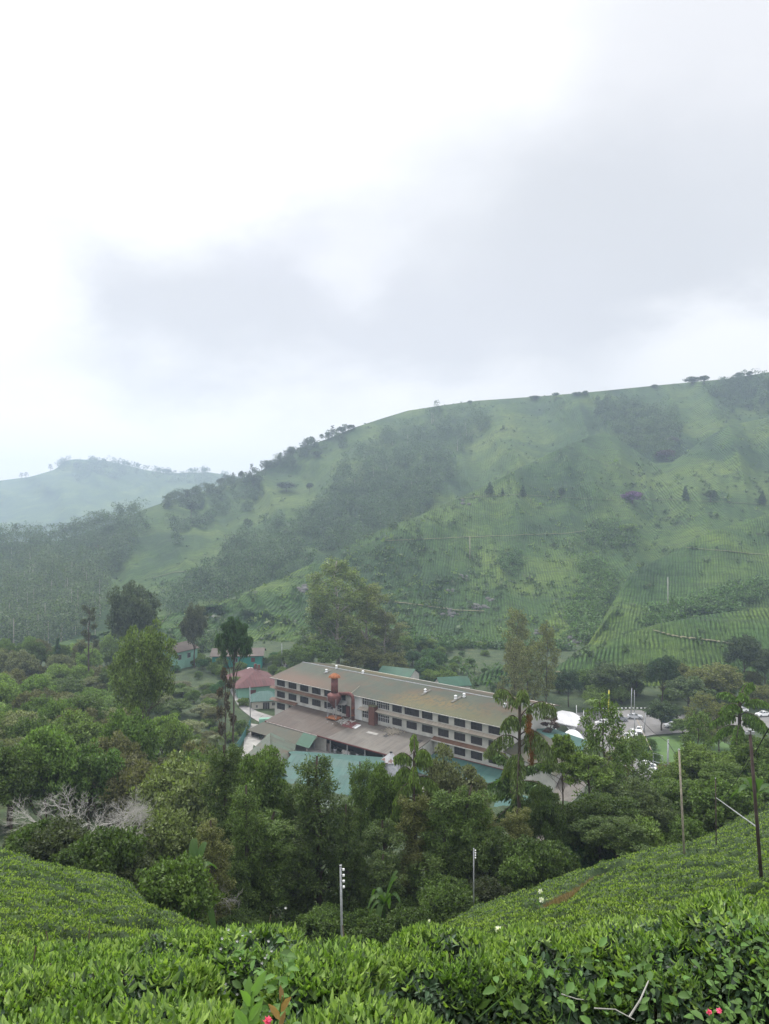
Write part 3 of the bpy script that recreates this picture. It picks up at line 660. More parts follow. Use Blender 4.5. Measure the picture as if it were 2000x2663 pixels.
def clump_leaves(C, Rr, n, size, r, aspect=.5, droop=0., up=.5, flat=.75, dense=.22):
    """n leaves spread through ellipsoid clumps with centres C and radii Rr"""
    C = np.asarray(C); Rr = np.asarray(Rr); w = Rr**2; w = w/w.sum(); k = r.choice(len(C), n, p=w)
    D = unit(r.normal(size=(n, 3))); f = 1-np.abs(r.normal(size=n))*dense; f = np.clip(f, .1, 1.12)
    m_ = (D[:, 2] < -.25) & (r.random(n) < .6); D[m_, 2] *= -1
    off = D*f[:, None]*Rr[k][:, None]; off[:, 2] *= flat; P = C[k]+off
    if droop: P[:, 2] -= np.abs(r.normal(size=n))*droop*Rr[k]
    A = unit(D*.7+r.normal(size=(n, 3))*.7+np.array([0, 0, .1-droop*1.3])); Nn = unit(D*.95+np.array([0, 0, up])+r.normal(size=(n, 3))*.38)
    s = size*r.uniform(.6, 1.35, n); return leaf_quads(P, A, Nn, s, s*aspect)
def sub(C, Rr, r, m_=6, fr=.45, sp=.75):
    out = []; rr = []
    for c, q in zip(C, Rr):
        for i in range(m_):
            d = r.normal(size=3); d /= np.linalg.norm(d); d[2] = d[2]*.8+.15; out.append(c+d*q*sp*r.uniform(.7, 1.15)); rr.append(q*fr*r.uniform(.7, 1.3))
    return np.array(out), np.array(rr)
PROTO = {}
def make_tree(key, kind, H, W, n, ls, seed, bark='bark', tr=None, gap=1.0):
    r = np.random.default_rng(seed); br = []; C = []; Rr = []; tr = tr or H*.014+.05
    lean = r.normal(size=2)*H*.025; nT = 9; tz = np.linspace(0, 1, nT)
    top = {'round': .75, 'umbrella': .9, 'euc': .97, 'column': .98, 'cone': 1., 'multi': .6, 'sparse': .98}[kind]*H
    T = np.stack([lean[0]*tz**1.5+r.normal(size=nT)*.012*H*tz, lean[1]*tz**1.5+r.normal(size=nT)*.012*H*tz, tz*top], -1); T[0] = (0, 0, -1.5)
    tp = lambda z: np.array([np.interp(z, T[:, 2], T[:, 0]), np.interp(z, T[:, 2], T[:, 1]), z])
    droop, flat, asp, dn = 0., .75, .5, .24
    if kind == 'round':
        m_ = 16
        for i in range(m_):
            a = i*2.4+r.uniform(-.4, .4); v = (i+.5)/m_; el = math.asin(min(1, -.35+1.3*v)); q = r.uniform(.78, 1.08)
            C.append([W*.36*math.cos(a)*math.cos(el)*q, W*.36*math.sin(a)*math.cos(el)*q, H*.60+H*.30*math.sin(el)*q]); Rr.append(W*r.uniform(.14, .23))
        C.append([0, 0, H*.6]); Rr.append(W*.2)
    elif kind == 'umbrella':
        for i in range(15):
            a = i*2.4; q = math.sqrt((i+.5)/15); C.append([W*.42*q*math.cos(a), W*.42*q*math.sin(a), H*(.93-.17*q*q+r.uniform(-.035, .025))]); Rr.append(W*r.uniform(.10, .17))
        flat = .5
    elif kind == 'euc':
        for i in range(34):
            v = i/33; a = i*2.4+r.uniform(-.5, .5); z = H*(.26+.68*v); q = W*.5*(math.sin(PI*min(1, (.22+v*.70)))**.7)*r.uniform(.30, 1.0)
            C.append([q*math.cos(a), q*math.sin(a), z]); Rr.append(W*r.uniform(.11, .19))
        droop = .2; asp = .40; dn = .3; flat = .8
    elif kind == 'column':
        for i in range(26):
            v = (i+.3)/26; a = i*2.4+r.uniform(-.5, .5); z = H*(.07+.88*v); q = W*.30*r.uniform(.4, 1.15)*(1.0-.55*v**3)
            C.append([q*math.cos(a), q*math.sin(a), z]); Rr.append(W*r.uniform(.15, .27)*(1-.3*v**2))
        droop = .45; flat = 1.0; asp = .33; dn = .3
    elif kind == 'cone':
        for i in range(26):
            v = i/26; a = i*2.4; z = H*(.10+.86*v); q = W*.40*(1-v)*r.uniform(.7, 1.1)
            C.append([q*math.cos(a), q*math.sin(a), z]); Rr.append(W*(.17*(1-v)+.05))
        flat = .6
    elif kind == 'multi':
        for i in range(20):
            a = i*2.4; q = math.sqrt((i+.4)/20)*r.uniform(.85, 1.1); C.append([W*.42*q*math.cos(a), W*.42*q*math.sin(a), H*(.84-.62*q**3*r.uniform(.4, 1.1))]); Rr.append(W*r.uniform(.11, .19))
        C.append([0, 0, H*.45]); Rr.append(W*.3)
    elif kind == 'sparse':
        for i in range(9):
            v = i/8; a = i*2.4; z = H*(.52+.45*v); q = W*.42*(1-.6*v)*r.uniform(.6, 1.1); C.append([q*math.cos(a), q*math.sin(a), z]); Rr.append(W*r.uniform(.10, .16))
        flat = .5
    C = np.array(C); Rr = np.array(Rr); C[:, :2] += np.array([tp(min(c[2], top))[:2] for c in C])
    parts = [tube_quads(T, tr*(1-.8*tz)**.9+.03, 8)]
    for c, q in zip(C, Rr):
        d = math.hypot(c[0], c[1]); z0 = max(H*.12, min(top*.95, c[2]-(.35 if kind in ('column', 'cone') else .9)*d-H*.03)); a = tp(z0); rr0 = max(.03, tr*.42*(1-z0/H*.6))
        parts.append(limb(a, c, rr0, rr0*.3, r, .04))
        for j in range(3):
            e = c+unit(r.normal(size=(1, 3)))[0]*q*.8; parts.append(limb(a+(c-a)*r.uniform(.5, .95), e, rr0*.35, rr0*.1, r, .03, 4, 4))
    V, Q = cat(parts); tm = mesh_np(key+'_trunk', V, Q, M[bark], True)
    C2, R2 = sub(C, Rr, r, 8, .36, .88); C2 = C2[r.random(len(C2)) < gap]; R2 = R2[:len(C2)]
    n1 = int(n*.82); a_ = clump_leaves(C2, R2, n1, ls, r, asp, droop, .5, flat, dn); b_ = clump_leaves(C, Rr*.8, n-n1, ls*1.25, r, asp*1.3, droop, .3, flat, .5)
    V, Q = cat([a_, b_]); cm = mesh_np(key+'_crown', V, Q, M['leaf'], False)
    H = float(np.percentile(V[:, 2], 99.6)); W = 2*float(np.percentile(np.hypot(V[:, 0], V[:, 1]), 96)); PROTO[key] = (tm, cm, H, W)
def make_bare(key, H, W, seed):
    r = np.random.default_rng(seed); parts = []
    def rec(p, d, L_, rad, lv):
        q = p+d*L_; parts.append(limb(p, q, rad, rad*.6, r, .0, 5, 5, .12))
        if lv == 0: return
        for i in range(r.integers(2, 5)):
            nd = d+r.normal(size=3)*.55; nd[2] += .08; nd /= np.linalg.norm(nd); rec(p+d*L_*r.uniform(.6, 1), nd, L_*r.uniform(.6, .82), rad*.58, lv-1)
    for i in range(5):
        a = i*1.3; rec(np.array([0, 0, -.5]), np.array([math.cos(a)*.75, math.sin(a)*.5, .55]), H*.33, .085, 5)
    V, Q = cat(parts); PROTO[key] = (mesh_np(key+'_branches', V, Q, M['bark_bare'], True), None, H, W)
def make_palm(key, H, W, seed, nf=12, hang=1.0):
    """fishtail palm: straight trunk and great arching fronds with hanging tassels of leaflets"""
    r = np.random.default_rng(seed); tz = np.linspace(0, 1, 10)
    T = np.stack([.12*np.sin(tz*3), 0*tz, tz*H*.93], -1); T[0, 2] = -2; parts = [tube_quads(T, .20*(1-.35*tz)+.02, 8)]; lf = []
    for i in range(nf):
        a = i*2.4+r.uniform(-.2, .2); z0 = H*(.66+.28*(i/nf)); t = np.linspace(0, 1, 9); L_ = W*.56*r.uniform(.85, 1.1)*(1-.30*i/nf); up = (.30+1.0*i/nf)
        rad = L_*t; zz = z0+L_*(up*t-.85*t*t); P = np.stack([rad*math.cos(a), rad*math.sin(a), zz], -1); parts.append(tube_quads(P, .05*(1-t)+.012, 4))
        m_ = 120; q = r.uniform(.18, 1, m_); base = np.stack([np.interp(q, t, P[:, c]) for c in range(3)], -1)
        side = np.array([-math.sin(a), math.cos(a), 0]); s = r.choice([-1, 1], m_)
        reach = (.9*np.sin(q*PI*.9)+.15)*L_*.20*hang
        for k in range(7):
            f = (k+1)/7; PP = base+side*(s*reach*f**.8*.75)[:, None]+np.array([0, 0, -1.])*(reach*f**1.7*1.15)[:, None]+r.normal(size=(m_, 3))*.05
            A = unit(side*(s*.35)[:, None]+np.array([0, 0, -1.])+r.normal(size=(m_, 3))*.28); Ls = r.uniform(.2, .42, m_); lf.append(leaf_quads(PP, A, unit(r.normal(size=(m_, 3))+np.array([0, -.5, .4])), Ls, Ls*.36))
    V, Q = cat(parts); tm = mesh_np(key+'_trunk', V, Q, M['bark'], True); V, Q = cat(lf); PROTO[key] = (tm, mesh_np(key+'_fronds', V, Q, M['leaf'], False), H, W)
def make_banana(key, H, W, seed, nl=9):
    r = np.random.default_rng(seed); lf = []; parts = [tube_quads([[0, 0, -.5], [0, 0, H*.25], [.02, 0, H*.5]], [.14, .12, .07], 7)]
    for i in range(nl):
        a = i*2.4+r.uniform(-.3, .3); up = r.uniform(.35, 1.6); L_ = H*.62*r.uniform(.8, 1.1); t = np.linspace(0, 1, 12); wd = .30*np.sin(PI*np.clip(t*.9+.08, 0, 1))**.5*(t > .04)+.02
        hx = L_*t/math.sqrt(1+up*up)*1.0; hz = H*.45+L_*t*up/math.sqrt(1+up*up)-L_*.45*t**2.5/up; c = np.stack([hx*math.cos(a), hx*math.sin(a), hz], -1); s = np.array([-math.sin(a), math.cos(a), 0])
        Lf = c+s*wd[:, None]+np.array([0, 0, 1])*wd[:, None]*.35; Rt = c-s*wd[:, None]+np.array([0, 0, 1])*wd[:, None]*.35
        V = np.stack([Lf, c, Rt], 1).reshape(-1, 3); b_ = np.arange(11)*3; lf.append((V, np.concatenate([np.stack([b_, b_+1, b_+4, b_+3], -1), np.stack([b_+1, b_+2, b_+5, b_+4], -1)])))
    V, Q = cat(parts); tm = mesh_np(key+'_stem', V, Q, M['leaf_banana'], True); V, Q = cat(lf); PROTO[key] = (tm, mesh_np(key+'_leaves', V, Q, M['leaf_banana'], True), H, W)
def make_fern(key, H, W, seed):
    r = np.random.default_rng(seed); parts = [tube_quads([[0, 0, -1], [0, 0, H*.5], [0, 0, H*.82]], [.14, .11, .1], 7)]; lf = []
    for i in range(16):
        a = i*2.4; t = np.linspace(0, 1, 8); L_ = W*.5; P = np.stack([L_*t*math.cos(a), L_*t*math.sin(a), H*.82+L_*(.5*t-.75*t*t)], -1); s = np.array([-math.sin(a), math.cos(a), -.15])
        q = np.repeat(np.linspace(.08, 1, 26), 2); base = np.stack([np.interp(q, t, P[:, c]) for c in range(3)], -1); sg = np.tile([-1, 1], 26); Ls = L_*.30*np.sin(q*PI*.85+.25)+.05
        lf.append(leaf_quads(base, unit(s*sg[:, None]+np.array([math.cos(a), math.sin(a), 0])*.3), np.tile([0, 0, 1.], (52, 1)), Ls, Ls*.28))
    V, Q = cat(parts); tm = mesh_np(key+'_trunk', V, Q, M['bark'], True); V, Q = cat(lf); PROTO[key] = (tm, mesh_np(key+'_fronds', V, Q, M['leaf'], False), H, W)
# near belt
for i in range(4): make_tree('column%d' % i, 'column', 15, 6, 30000, .24, 20+i)
for i in range(3): make_tree('round%d' % i, 'round', 12, 8, 30000, .24, 30+i)
for i in range(2): make_tree('slim%d' % i, 'umbrella', 14, 5, 7000, .26, 40+i, tr=.12)
# middle distance
for i in range(4): make_tree('mid%d' % i, 'round', 12, 10, 13000, .40, 50+i)
for i in range(4): make_tree('dome%d' % i, 'multi', 10, 11, 13000, .38, 60+i, gap=.9)
for i in range(3): make_tree('euc%d' % i, 'euc', 34, 15, 17000, .55, 70+i, 'bark_pale', .42, .85)
for i in range(2): make_tree('layer%d' % i, 'umbrella', 22, 12, 12000, .40, 80+i)
for i in range(2): make_tree('airy%d' % i, 'euc', 18, 8, 6500, .42, 90+i, 'bark', .16)
make_tree('big', 'round', 22, 15, 19000, .42, 55, 'bark', .3, .85)
make_tree('thin', 'sparse', 18, 7, 2200, .5, 95)
make_tree('cone', 'cone', 12, 6, 7000, .4, 96)
for i in range(3): make_tree('bush%d' % i, 'multi', 3.2, 4.2, 9000, .20, 100+i)
make_bare('bare', 7, 9, 5)
make_palm('palm0', 16, 8.5, 3, 10); make_palm('palm1', 12, 6, 4, 11, .9)
make_banana('banana', 4.2, 3.5, 6); make_fern('fern', 5, 5, 7)
PARTN = {'palm': ('trunk', 'fronds'), 'fern': ('trunk', 'fronds'), 'banana': ('stem', 'leaves'), 'bare': ('branches', None), 'bush': ('branches', 'foliage')}
def plant(key, X, Y, z, sxy, sz, name, label, cat_, group=None, color=(.06, .10, .03), rz=None, tilt=None):
    tm, cm, H, W = PROTO[key]; color = tuple(color); pn = next((v for k, v in PARTN.items() if key.startswith(k)), ('trunk', 'crown'))
    t = thing(name, (X, Y, z), label, cat_, group, random.uniform(0, 2*PI) if rz is None else rz); t.scale = (sxy, sxy, sz)
    if tilt: t.rotation_euler[0], t.rotation_euler[1] = tilt
    a = link(pn[0], tm, t); a.color = (*color, 1)
    if cm: c_ = link(pn[1], cm, t); c_.color = (*color, 1)
    return t
def tree(key, px, Y, top, wpx, name, label, color, group=None, cat_='tree', rz=None, dz=0, base=None, tilt=None):
    """tree whose crown is wpx wide about column px at distance Y and whose tip shows at row top"""
    tm, cm, H, W = PROTO[key]; X = (px-CX)/F*Y; top -= 16 if 58 < Y < 100 and H < 20 else 0; z0 = gzf(X, Y)+dz if base is None else -(base-CY)/F*Y; zt = -(top-CY)/F*Y
    return plant(key, X, Y, z0, wpx/F*Y/W, max(.15, (zt-z0)/H), name, label, cat_, group, color, rz, tilt)
G_DK, G_MID, G_LT, G_YEL, G_OLV, G_GRY, G_BRT = (.056, .090, .022), (.082, .132, .030), (.115, .170, .042), (.13, .17, .035), (.118, .128, .040), (.125, .138, .072), (.12, .20, .035)
# --- belt of trees before the factory
belt = [
 ('column0', 592, 70, 1955, 150, 'cypress_tree', 'narrow vine hung cypress with a blunt top left of the rusty shed roofs', G_DK),
 ('round1', 668, 74, 1975, 190, 'broadleaf_tree', 'twiggy tree between the narrow cypress and the rounded cypress', G_MID),
 ('column1', 700, 66, 2130, 170, 'cypress_tree', 'ragged cypress with bright lower sprays left of the insulator pole', G_MID),
 ('column2', 832, 68, 1986, 175, 'cypress_tree', 'big rounded dark cypress standing tallest below the teal roof', G_DK),
 ('column3', 905, 66, 2115, 120, 'cypress_tree', 'lumpy cypress right beside the big rounded one', G_DK),
 ('column0', 940, 72, 1998, 95, 'cypress_tree', 'thin cypress reaching to the teal roof', G_MID),
 ('round2', 1000, 76, 2010, 150, 'broadleaf_tree', 'loose green tree left of the middle fishtail palm', G_MID),
 ('column1', 1000, 68, 2150, 140, 'cypress_tree', 'shaggy cypress hung with creepers left of the palm trunk', G_DK),
 ('round0', 1170, 75, 1968, 185, 'broadleaf_tree', 'greyish loose tree hiding the green lean-to roof', G_GRY),
 ('column2', 1150, 68, 2080, 160, 'cypress_tree', 'hanging green tree right of the middle fishtail palm', G_MID),
 ('column3', 1250, 72, 2120, 150, 'broadleaf_tree', 'brownish green tree between the two fishtail palms', G_OLV),
 ('round1', 1260, 66, 2180, 150, 'broadleaf_tree', 'low dark tree behind the far insulator pole', G_DK),
 ('column0', 1345, 70, 2120, 110, 'broadleaf_tree', 'creeper hung tree under the tall fishtail palm', G_OLV),
 ('round2', 1415, 74, 2070, 120, 'broadleaf_tree', 'dark glossy tree before the pale teal yard roof', G_DK),
 ('slim0', 1462, 80, 1925, 105, 'slender_tree', 'slender tree with a small flat crown and curved bare trunk', G_LT),
 ('slim1', 1530, 85, 1975, 150, 'slender_tree', 'slender flat crowned tree before the grey annexe roof', G_LT),
 ('airy0', 1578, 92, 1835, 150, 'broadleaf_tree', 'large leafed tree with open dark crown before the white tents', G_MID),
 ('round1', 1560, 78, 2085, 190, 'broadleaf_tree', 'dense dark tree above the left end of the brown track', G_DK),
 ('round2', 1655, 82, 2055, 180, 'broadleaf_tree', 'dense tree with reddish tints below the row of parked white cars', (0.072, 0.101, 0.038)),
 ('round0', 1610, 72, 2140, 190, 'broadleaf_tree', 'low dark tree at the top edge of the right tea slope', G_DK),
 ('round1', 1740, 88, 2045, 170, 'broadleaf_tree', 'green tree beneath the tall lawn pole', G_MID),
 ('round2', 1830, 100, 1940, 170, 'broadleaf_tree', 'full green tree right of the dark red shrub', G_LT),
 ('round0', 1880, 92, 2010, 180, 'broadleaf_tree', 'leafy tree left of the tall dark pole', G_MID),
 ('round1', 1980, 100, 1925, 150, 'broadleaf_tree', 'leafy tree behind the tall dark pole', G_MID),
 ('column2', 640, 64, 2060, 130, 'cypress_tree', 'shaggy green tree low between the narrow cypress and the pole', G_MID),
 ('column3', 765, 72, 2060, 110, 'cypress_tree', 'tall dark tree just left of the big rounded cypress', G_DK),
 ('column0', 1085, 70, 2085, 130, 'broadleaf_tree', 'creeper hung tree behind the middle fishtail palm trunk', G_OLV),
 ('column1', 1205, 68, 2070, 140, 'broadleaf_tree', 'tall greyish green tree left of the tall fishtail palm', G_MID),
 ('column2', 545, 60, 2150, 120, 'cypress_tree', 'creeper covered tree behind the large banana plant', G_OLV),
 ('column3', 1000, 64, 2240, 120, 'cypress_tree', 'low dark tree at the foot of the middle palm', G_DK),
 ('round0', 2090, 100, 1950, 190, 'broadleaf_tree', 'leafy tree just outside the right edge', G_MID),
 ('round2', 2230, 112, 1930, 200, 'broadleaf_tree', 'second leafy tree outside the right edge', G_LT),
 ('round1', 2380, 118, 1920, 200, 'broadleaf_tree', 'third leafy tree outside the right edge', G_DK),
 ('airy1', 1650, 100, 1905, 120, 'slender_tree', 'airy pale green tree screening the road and the parked white cars', (.10, .15, .04)),
 ('airy1', 1735, 104, 1985, 110, 'slender_tree', 'light airy tree right of the pale wooden pole', G_LT),
 ('airy0', 1815, 128, 1850, 100, 'slender_tree', 'feathery tree standing before the bend of the road', G_MID),
 ('airy1', 1605, 118, 1900, 80, 'slender_tree', 'airy olive tree beside the car park lamp poles', G_OLV),
 ('slim0', 1690, 84, 2120, 150, 'slender_tree', 'small flat tree by the banana plant', G_LT),
]
for k in belt: tree(k[0], k[1], k[2], k[3], k[4], k[5], k[6], k[7])
tree('palm0', 1352, 76, 1800, 205, 'fishtail_palm', 'tall fishtail palm standing before the right end of the long factory', (.10, .14, .05), cat_='palm')
tree('palm1', 1345, 82, 1985, 230, 'fishtail_palm', 'lower fishtail palm with wide drooping fronds below the tall one', (.07, .12, .04), cat_='palm')
tree('palm1', 1078, 72, 1938, 135, 'fishtail_palm', 'fishtail palm in front of the white conical silo', (.12, .18, .045), cat_='palm')
tree('palm1', 1925, 105, 1780, 150, 'fishtail_palm', 'bright fishtail palm above the road at the right edge', (.09, .16, .03), cat_='palm')
# hanging fruit tassels of the tall palm
M['tassel'] = leafmat('palm_tassel', (.10, .07, .028), (.6, 1.4), (.3, .1, .02), .5, .2)
r = np.random.default_rng(5); n = 420
for (px, py, hpx, wpx, col, lab) in ((1376, 1878, 44, 13, (.30, .09, .02), 'orange fruit cluster hanging under the crown of the tall palm'), (1383, 1940, 90, 12, (.20, .16, .03), 'long yellowish flower tassel hanging from the tall palm')):
    c0 = at(px, py, 74.5); P = np.stack([r.normal(size=n)*wpx/4, r.normal(size=n)*wpx/4, -r.uniform(-.5, .5, n)*hpx], -1)/F*75
    A = unit(r.normal(size=(n, 3))*.3+np.array([0, 0, -1])); V, Q = leaf_quads(P, A, unit(r.normal(size=(n, 3))), np.full(n, .35), np.full(n, .09))
    o = link('palm_tassel', mesh_np('palm_tassel', V, Q, M['tassel']), loc=c0); tag(o, lab, 'palm fruit')
for (px, Y, top, w, lab) in ((500, 44, 2150, 130, 'large banana plant standing in front of the left creeper covered trees'), (1690, 80, 2105, 95, 'banana plant in the scrub above the right tea slope'), (1965, 78, 2000, 110, 'bright banana plant just right of the tall dark pole'), (1000, 58, 2230, 90, 'drooping broad leafed plant under the middle fishtail palm')):
    tree('banana', px, Y, top, w, 'banana_plant', lab, (.1, .2, .04), cat_='banana plant')
tree('bare', 205, 57, 1990, 330, 'bare_shrub', 'wide leafless grey shrub above the left tea slope', G_GRY, cat_='shrub', base=2178)
tree('bare', 330, 58, 2010, 200, 'bare_shrub', 'smaller leafless grey shrub right of the wide one', G_GRY, cat_='shrub', base=2190)
tree('bare', 250, 128, 1905, 150, 'bare_tree', 'leafless forked tree high in the left canopy', G_GRY, cat_='tree', base=1960)
tree('bare', 545, 60, 2200, 170, 'bare_shrub', 'bare twiggy shrub behind the large banana plant', G_GRY, cat_='shrub', base=2330)
# --- named trees of the left side
left = [
 ('dome0', 470, 84, 1985, 270, 'broadleaf_tree', 'pale green spreading tree with visible grey trunk left of the narrow cypress', (0.136, 0.169, 0.061)),
 ('dome1', 420, 66, 2120, 220, 'broadleaf_tree', 'pale leafy tree under the spreading one', (0.122, 0.155, 0.054)),
 ('big', 370, 135, 1628, 185, 'broadleaf_tree', 'tall olive green tree rising before the mint cottage', (.085, .125, .03)),
 ('mid1', 340, 110, 1850, 160, 'broadleaf_tree', 'rounded bright green tree in the middle of the left canopy', (0.079, 0.135, 0.030)),
 ('dome2', 120, 86, 1910, 190, 'broadleaf_tree', 'bright tiered tree above the bare grey shrub', (0.107, 0.176, 0.043)),
 ('mid2', 230, 88, 1955, 160, 'broadleaf_tree', 'soft green rounded tree right of the tiered one', (0.072, 0.128, 0.032)),
 ('mid3', 30, 82, 1960, 170, 'broadleaf_tree', 'dark tree at the left edge over the tea slope', G_DK),
 ('mid0', 350, 270, 1520, 130, 'broadleaf_tree', 'big dark rounded tree left behind the mint cottage', (0.050, 0.070, 0.038)),
 ('mid2', 505, 285, 1574, 72, 'broadleaf_tree', 'small round crowned tree behind the mint cottage', (0.064, 0.074, 0.043)),
 ('thin', 231, 240, 1575, 50, 'thin_tree', 'thin tree with sparse tufted crown against the misty wood', (0.064, 0.074, 0.047)),
 ('cone', 148, 250, 1662, 36, 'conifer_tree', 'small dark conifer left of the thin tufted tree', (0.026, 0.061, 0.034)),
 ('layer0', 607, 150, 1610, 100, 'tall_layered_tree', 'tall bare trunked tree with flat dark crown before the teal house', (0.031, 0.068, 0.027)),
 ('thin', 586, 152, 1735, 50, 'broadleaf_tree', 'brown withered side crown beside the tall bare trunk', (0.079, 0.057, 0.038)),
 ('fern', 510, 135, 1905, 70, 'tree_fern', 'pale tree fern at the edge of the yard wall', (0.114, 0.149, 0.054)),
 ('fern', 560, 138, 1890, 60, 'tree_fern', 'brownish tree fern beside the tall bare trunk', (0.100, 0.121, 0.054)),
 ('dome3', 540, 110, 1960, 130, 'broadleaf_tree', 'dense pale tree left of the rusty gabled shed', (0.114, 0.162, 0.054)),
]
for k in left: tree(*k)
# --- trees behind the factory
back = [
 ('euc0', 880, 285, 1458, 175, 'eucalyptus_tree', 'tallest eucalyptus with pale trunk rising behind the factory roof', (.125, .165, .05)),
 ('euc1', 835, 290, 1560, 130, 'eucalyptus_tree', 'dark leafed eucalyptus left of the pale trunk', (.085, .13, .045)),
 ('euc2', 950, 292, 1520, 170, 'eucalyptus_tree', 'yellowish eucalyptus right of the pale trunk', (.14, .165, .042)),
 ('euc1', 1000, 288, 1590, 120, 'eucalyptus_tree', 'brownish eucalyptus at the right side of the tall group', (.125, .14, .055)),
 ('mid3', 835, 272, 1665, 110, 'broadleaf_tree', 'low bushy tree behind the left part of the factory roof', G_MID),
 ('mid0', 780, 268, 1680, 70, 'broadleaf_tree', 'small bushy tree behind the factory ridge at its left end', G_MID),
 ('mid1', 930, 278, 1680, 130, 'broadleaf_tree', 'low olive tree under the tall eucalyptus group', G_OLV),
 ('mid2', 1010, 276, 1700, 100, 'broadleaf_tree', 'low brown green tree beside the small green roof', G_OLV),
 ('airy0', 1344, 262, 1585, 92, 'slender_tree', 'flat topped olive tree in front of the terraced tea', G_OLV),
 ('airy1', 1340, 225, 1660, 80, 'slender_tree', 'thin pale leafed tree behind the tall palm', (0.122, 0.128, 0.054)),
 ('airy0', 1375, 232, 1680, 90, 'slender_tree', 'airy olive tree right of the thin pale one', G_OLV),
 ('airy1', 1420, 235, 1620, 70, 'slender_tree', 'airy brown green tree above the white canopy', G_OLV),
 ('mid1', 1478, 240, 1742, 75, 'broadleaf_tree', 'compact dark tree above the white flat canopy', (0.031, 0.061, 0.032)),
 ('mid2', 1590, 245, 1728, 110, 'broadleaf_tree', 'broad dark tree behind the yellow pole', (0.064, 0.095, 0.041)),
 ('mid3', 1655, 248, 1725, 90, 'broadleaf_tree', 'rounded green tree behind the grey lamp poles', (0.072, 0.101, 0.041)),
 ('mid0', 1722, 235, 1705, 85, 'broadleaf_tree', 'tall dark tree beyond the silver car', (0.034, 0.065, 0.032)),
 ('mid1', 1790, 225, 1760, 120, 'broadleaf_tree', 'soft green tree overhanging the car park', (0.072, 0.105, 0.046)),
 ('mid2', 1720, 208, 1825, 85, 'broadleaf_tree', 'dark low tree at the car park edge', (0.043, 0.070, 0.032)),
 ('mid3', 1775, 200, 1870, 70, 'broadleaf_tree', 'small green tree on the lawn bank', G_MID),
 ('mid0', 1860, 235, 1730, 140, 'broadleaf_tree', 'wide olive tree beyond the road', G_OLV),
 ('mid1', 1935, 262, 1655, 100, 'broadleaf_tree', 'tall dark tree near the right edge below the terraces', (0.040, 0.061, 0.035)),
 ('mid2', 1990, 255, 1690, 90, 'broadleaf_tree', 'dark tree cut by the right edge below the terraces', (0.046, 0.068, 0.035)),
 ('airy1', 1830, 190, 1800, 90, 'slender_tree', 'thin grey trunked tree at the bend of the road', G_OLV),
 ('airy0', 1870, 185, 1830, 80, 'slender_tree', 'twiggy thin tree right of the road bend', G_OLV),
 ('mid3', 1545, 232, 1800, 60, 'broadleaf_tree', 'light green bushy tree behind the white cars', G_LT),
 ('fern', 1548, 225, 1815, 60, 'tree_fern', 'tree fern left of the yellow pole', G_LT),
]
for k in back: tree(*k)
# --- the closed canopy left of the factory: every crown one thing
r = np.random.default_rng(21); GN = {(0): 'grey green crown in the closed wood left of the factory', 1: 'mid green crown in the closed wood left of the factory', 2: 'bright green crown in the closed wood left of the factory', 3: 'olive brown crown in the closed wood left of the factory', 4: 'dark green crown in the closed wood left of the factory'}
CC = [G_GRY, G_MID, G_LT, (.085, .085, .040), G_DK]
for Y in (92, 108, 126, 146, 168, 192, 218, 245, 272, 300):
    step = 4.6+Y*.004; x = -0.66*Y
    while True:
        x += step*r.uniform(.75, 1.25); px = CX+F*x/Y
        lim = np.interp(Y, [90, 130, 170, 200, 230, 250, 300], [540, 560, 560, 590, 590, 575, 300])
        if px > lim: break
        yy = Y+r.uniform(-7, 7); key = r.choice(['dome0', 'dome1', 'dome2', 'dome3', 'mid0', 'mid1', 'mid2', 'mid3']); ci = int(r.integers(0, 5)); w_ = r.uniform(7, 12)*(1 if Y < 200 else .95); h_ = r.uniform(8, 13.5)
        if 400 < px and Y > 150: h_ *= .42; w_ *= .85
        if 330 < px and Y > 230: h_ *= .45
        _, _, H, W = PROTO[key]; c = np.array(CC[ci])*r.uniform(1.0, 1.5)
        plant(key, x, yy, gzf(x, yy), w_/W, h_/H, 'canopy_tree', GN[ci], 'tree', 'trees of the closed wood on the left', tuple(c))
# --- undergrowth shrubs filling the belt and the banks
def shrubs(n, box, label, group, colors, smin=.8, smax=1.6, seed=0, keys=('bush0', 'bush1', 'bush2')):
    r = np.random.default_rng(seed)
    for i in range(n):
        px = r.uniform(box[0], box[1]); Y = r.uniform(box[2], box[3]); X = (px-CX)/F*Y; k = r.choice(keys); s = r.uniform(smin, smax)
        if Y < tea_edge(px)+2: Y = tea_edge(px)+2+r.uniform(0, 6); X = (px-CX)/F*Y
        plant(k, X, Y, gzf(X, Y)-.3, s, s*r.uniform(.8, 1.2), 'shrub', label, 'shrub', group, colors[r.integers(0, len(colors))])
shrubs(34, (0, 560, 34, 74), 'leafy shrub along the upper edge of the left tea slope', 'shrubs above the left tea slope', [G_MID, G_DK, (.055, .07, .03)], .6, 1.15, 1)
shrubs(36, (560, 1300, 52, 68), 'dark creeper covered shrub under the belt of tall trees', 'shrubs at the foot of the belt trees', [G_DK, G_DK, (.04, .05, .022), G_MID], .55, 1.05, 2)
shrubs(34, (1450, 2050, 70, 108), 'leafy shrub above the right tea slope', 'shrubs above the right tea slope', [G_LT, G_MID, G_MID, (.05, .12, .03)], 1.0, 2.0, 3)
shrubs(14, (1100, 1460, 62, 72), 'low shrub along the top of the right tea slope', 'low shrubs by the right tea slope', [G_DK, G_MID], .8, 1.3, 4)
shrubs(46, (380, 735, 240, 302), 'shrub on the bank around the village houses', 'shrubs by the village houses', [G_MID, G_LT, (.05, .12, .04)], .7, 1.3, 5)
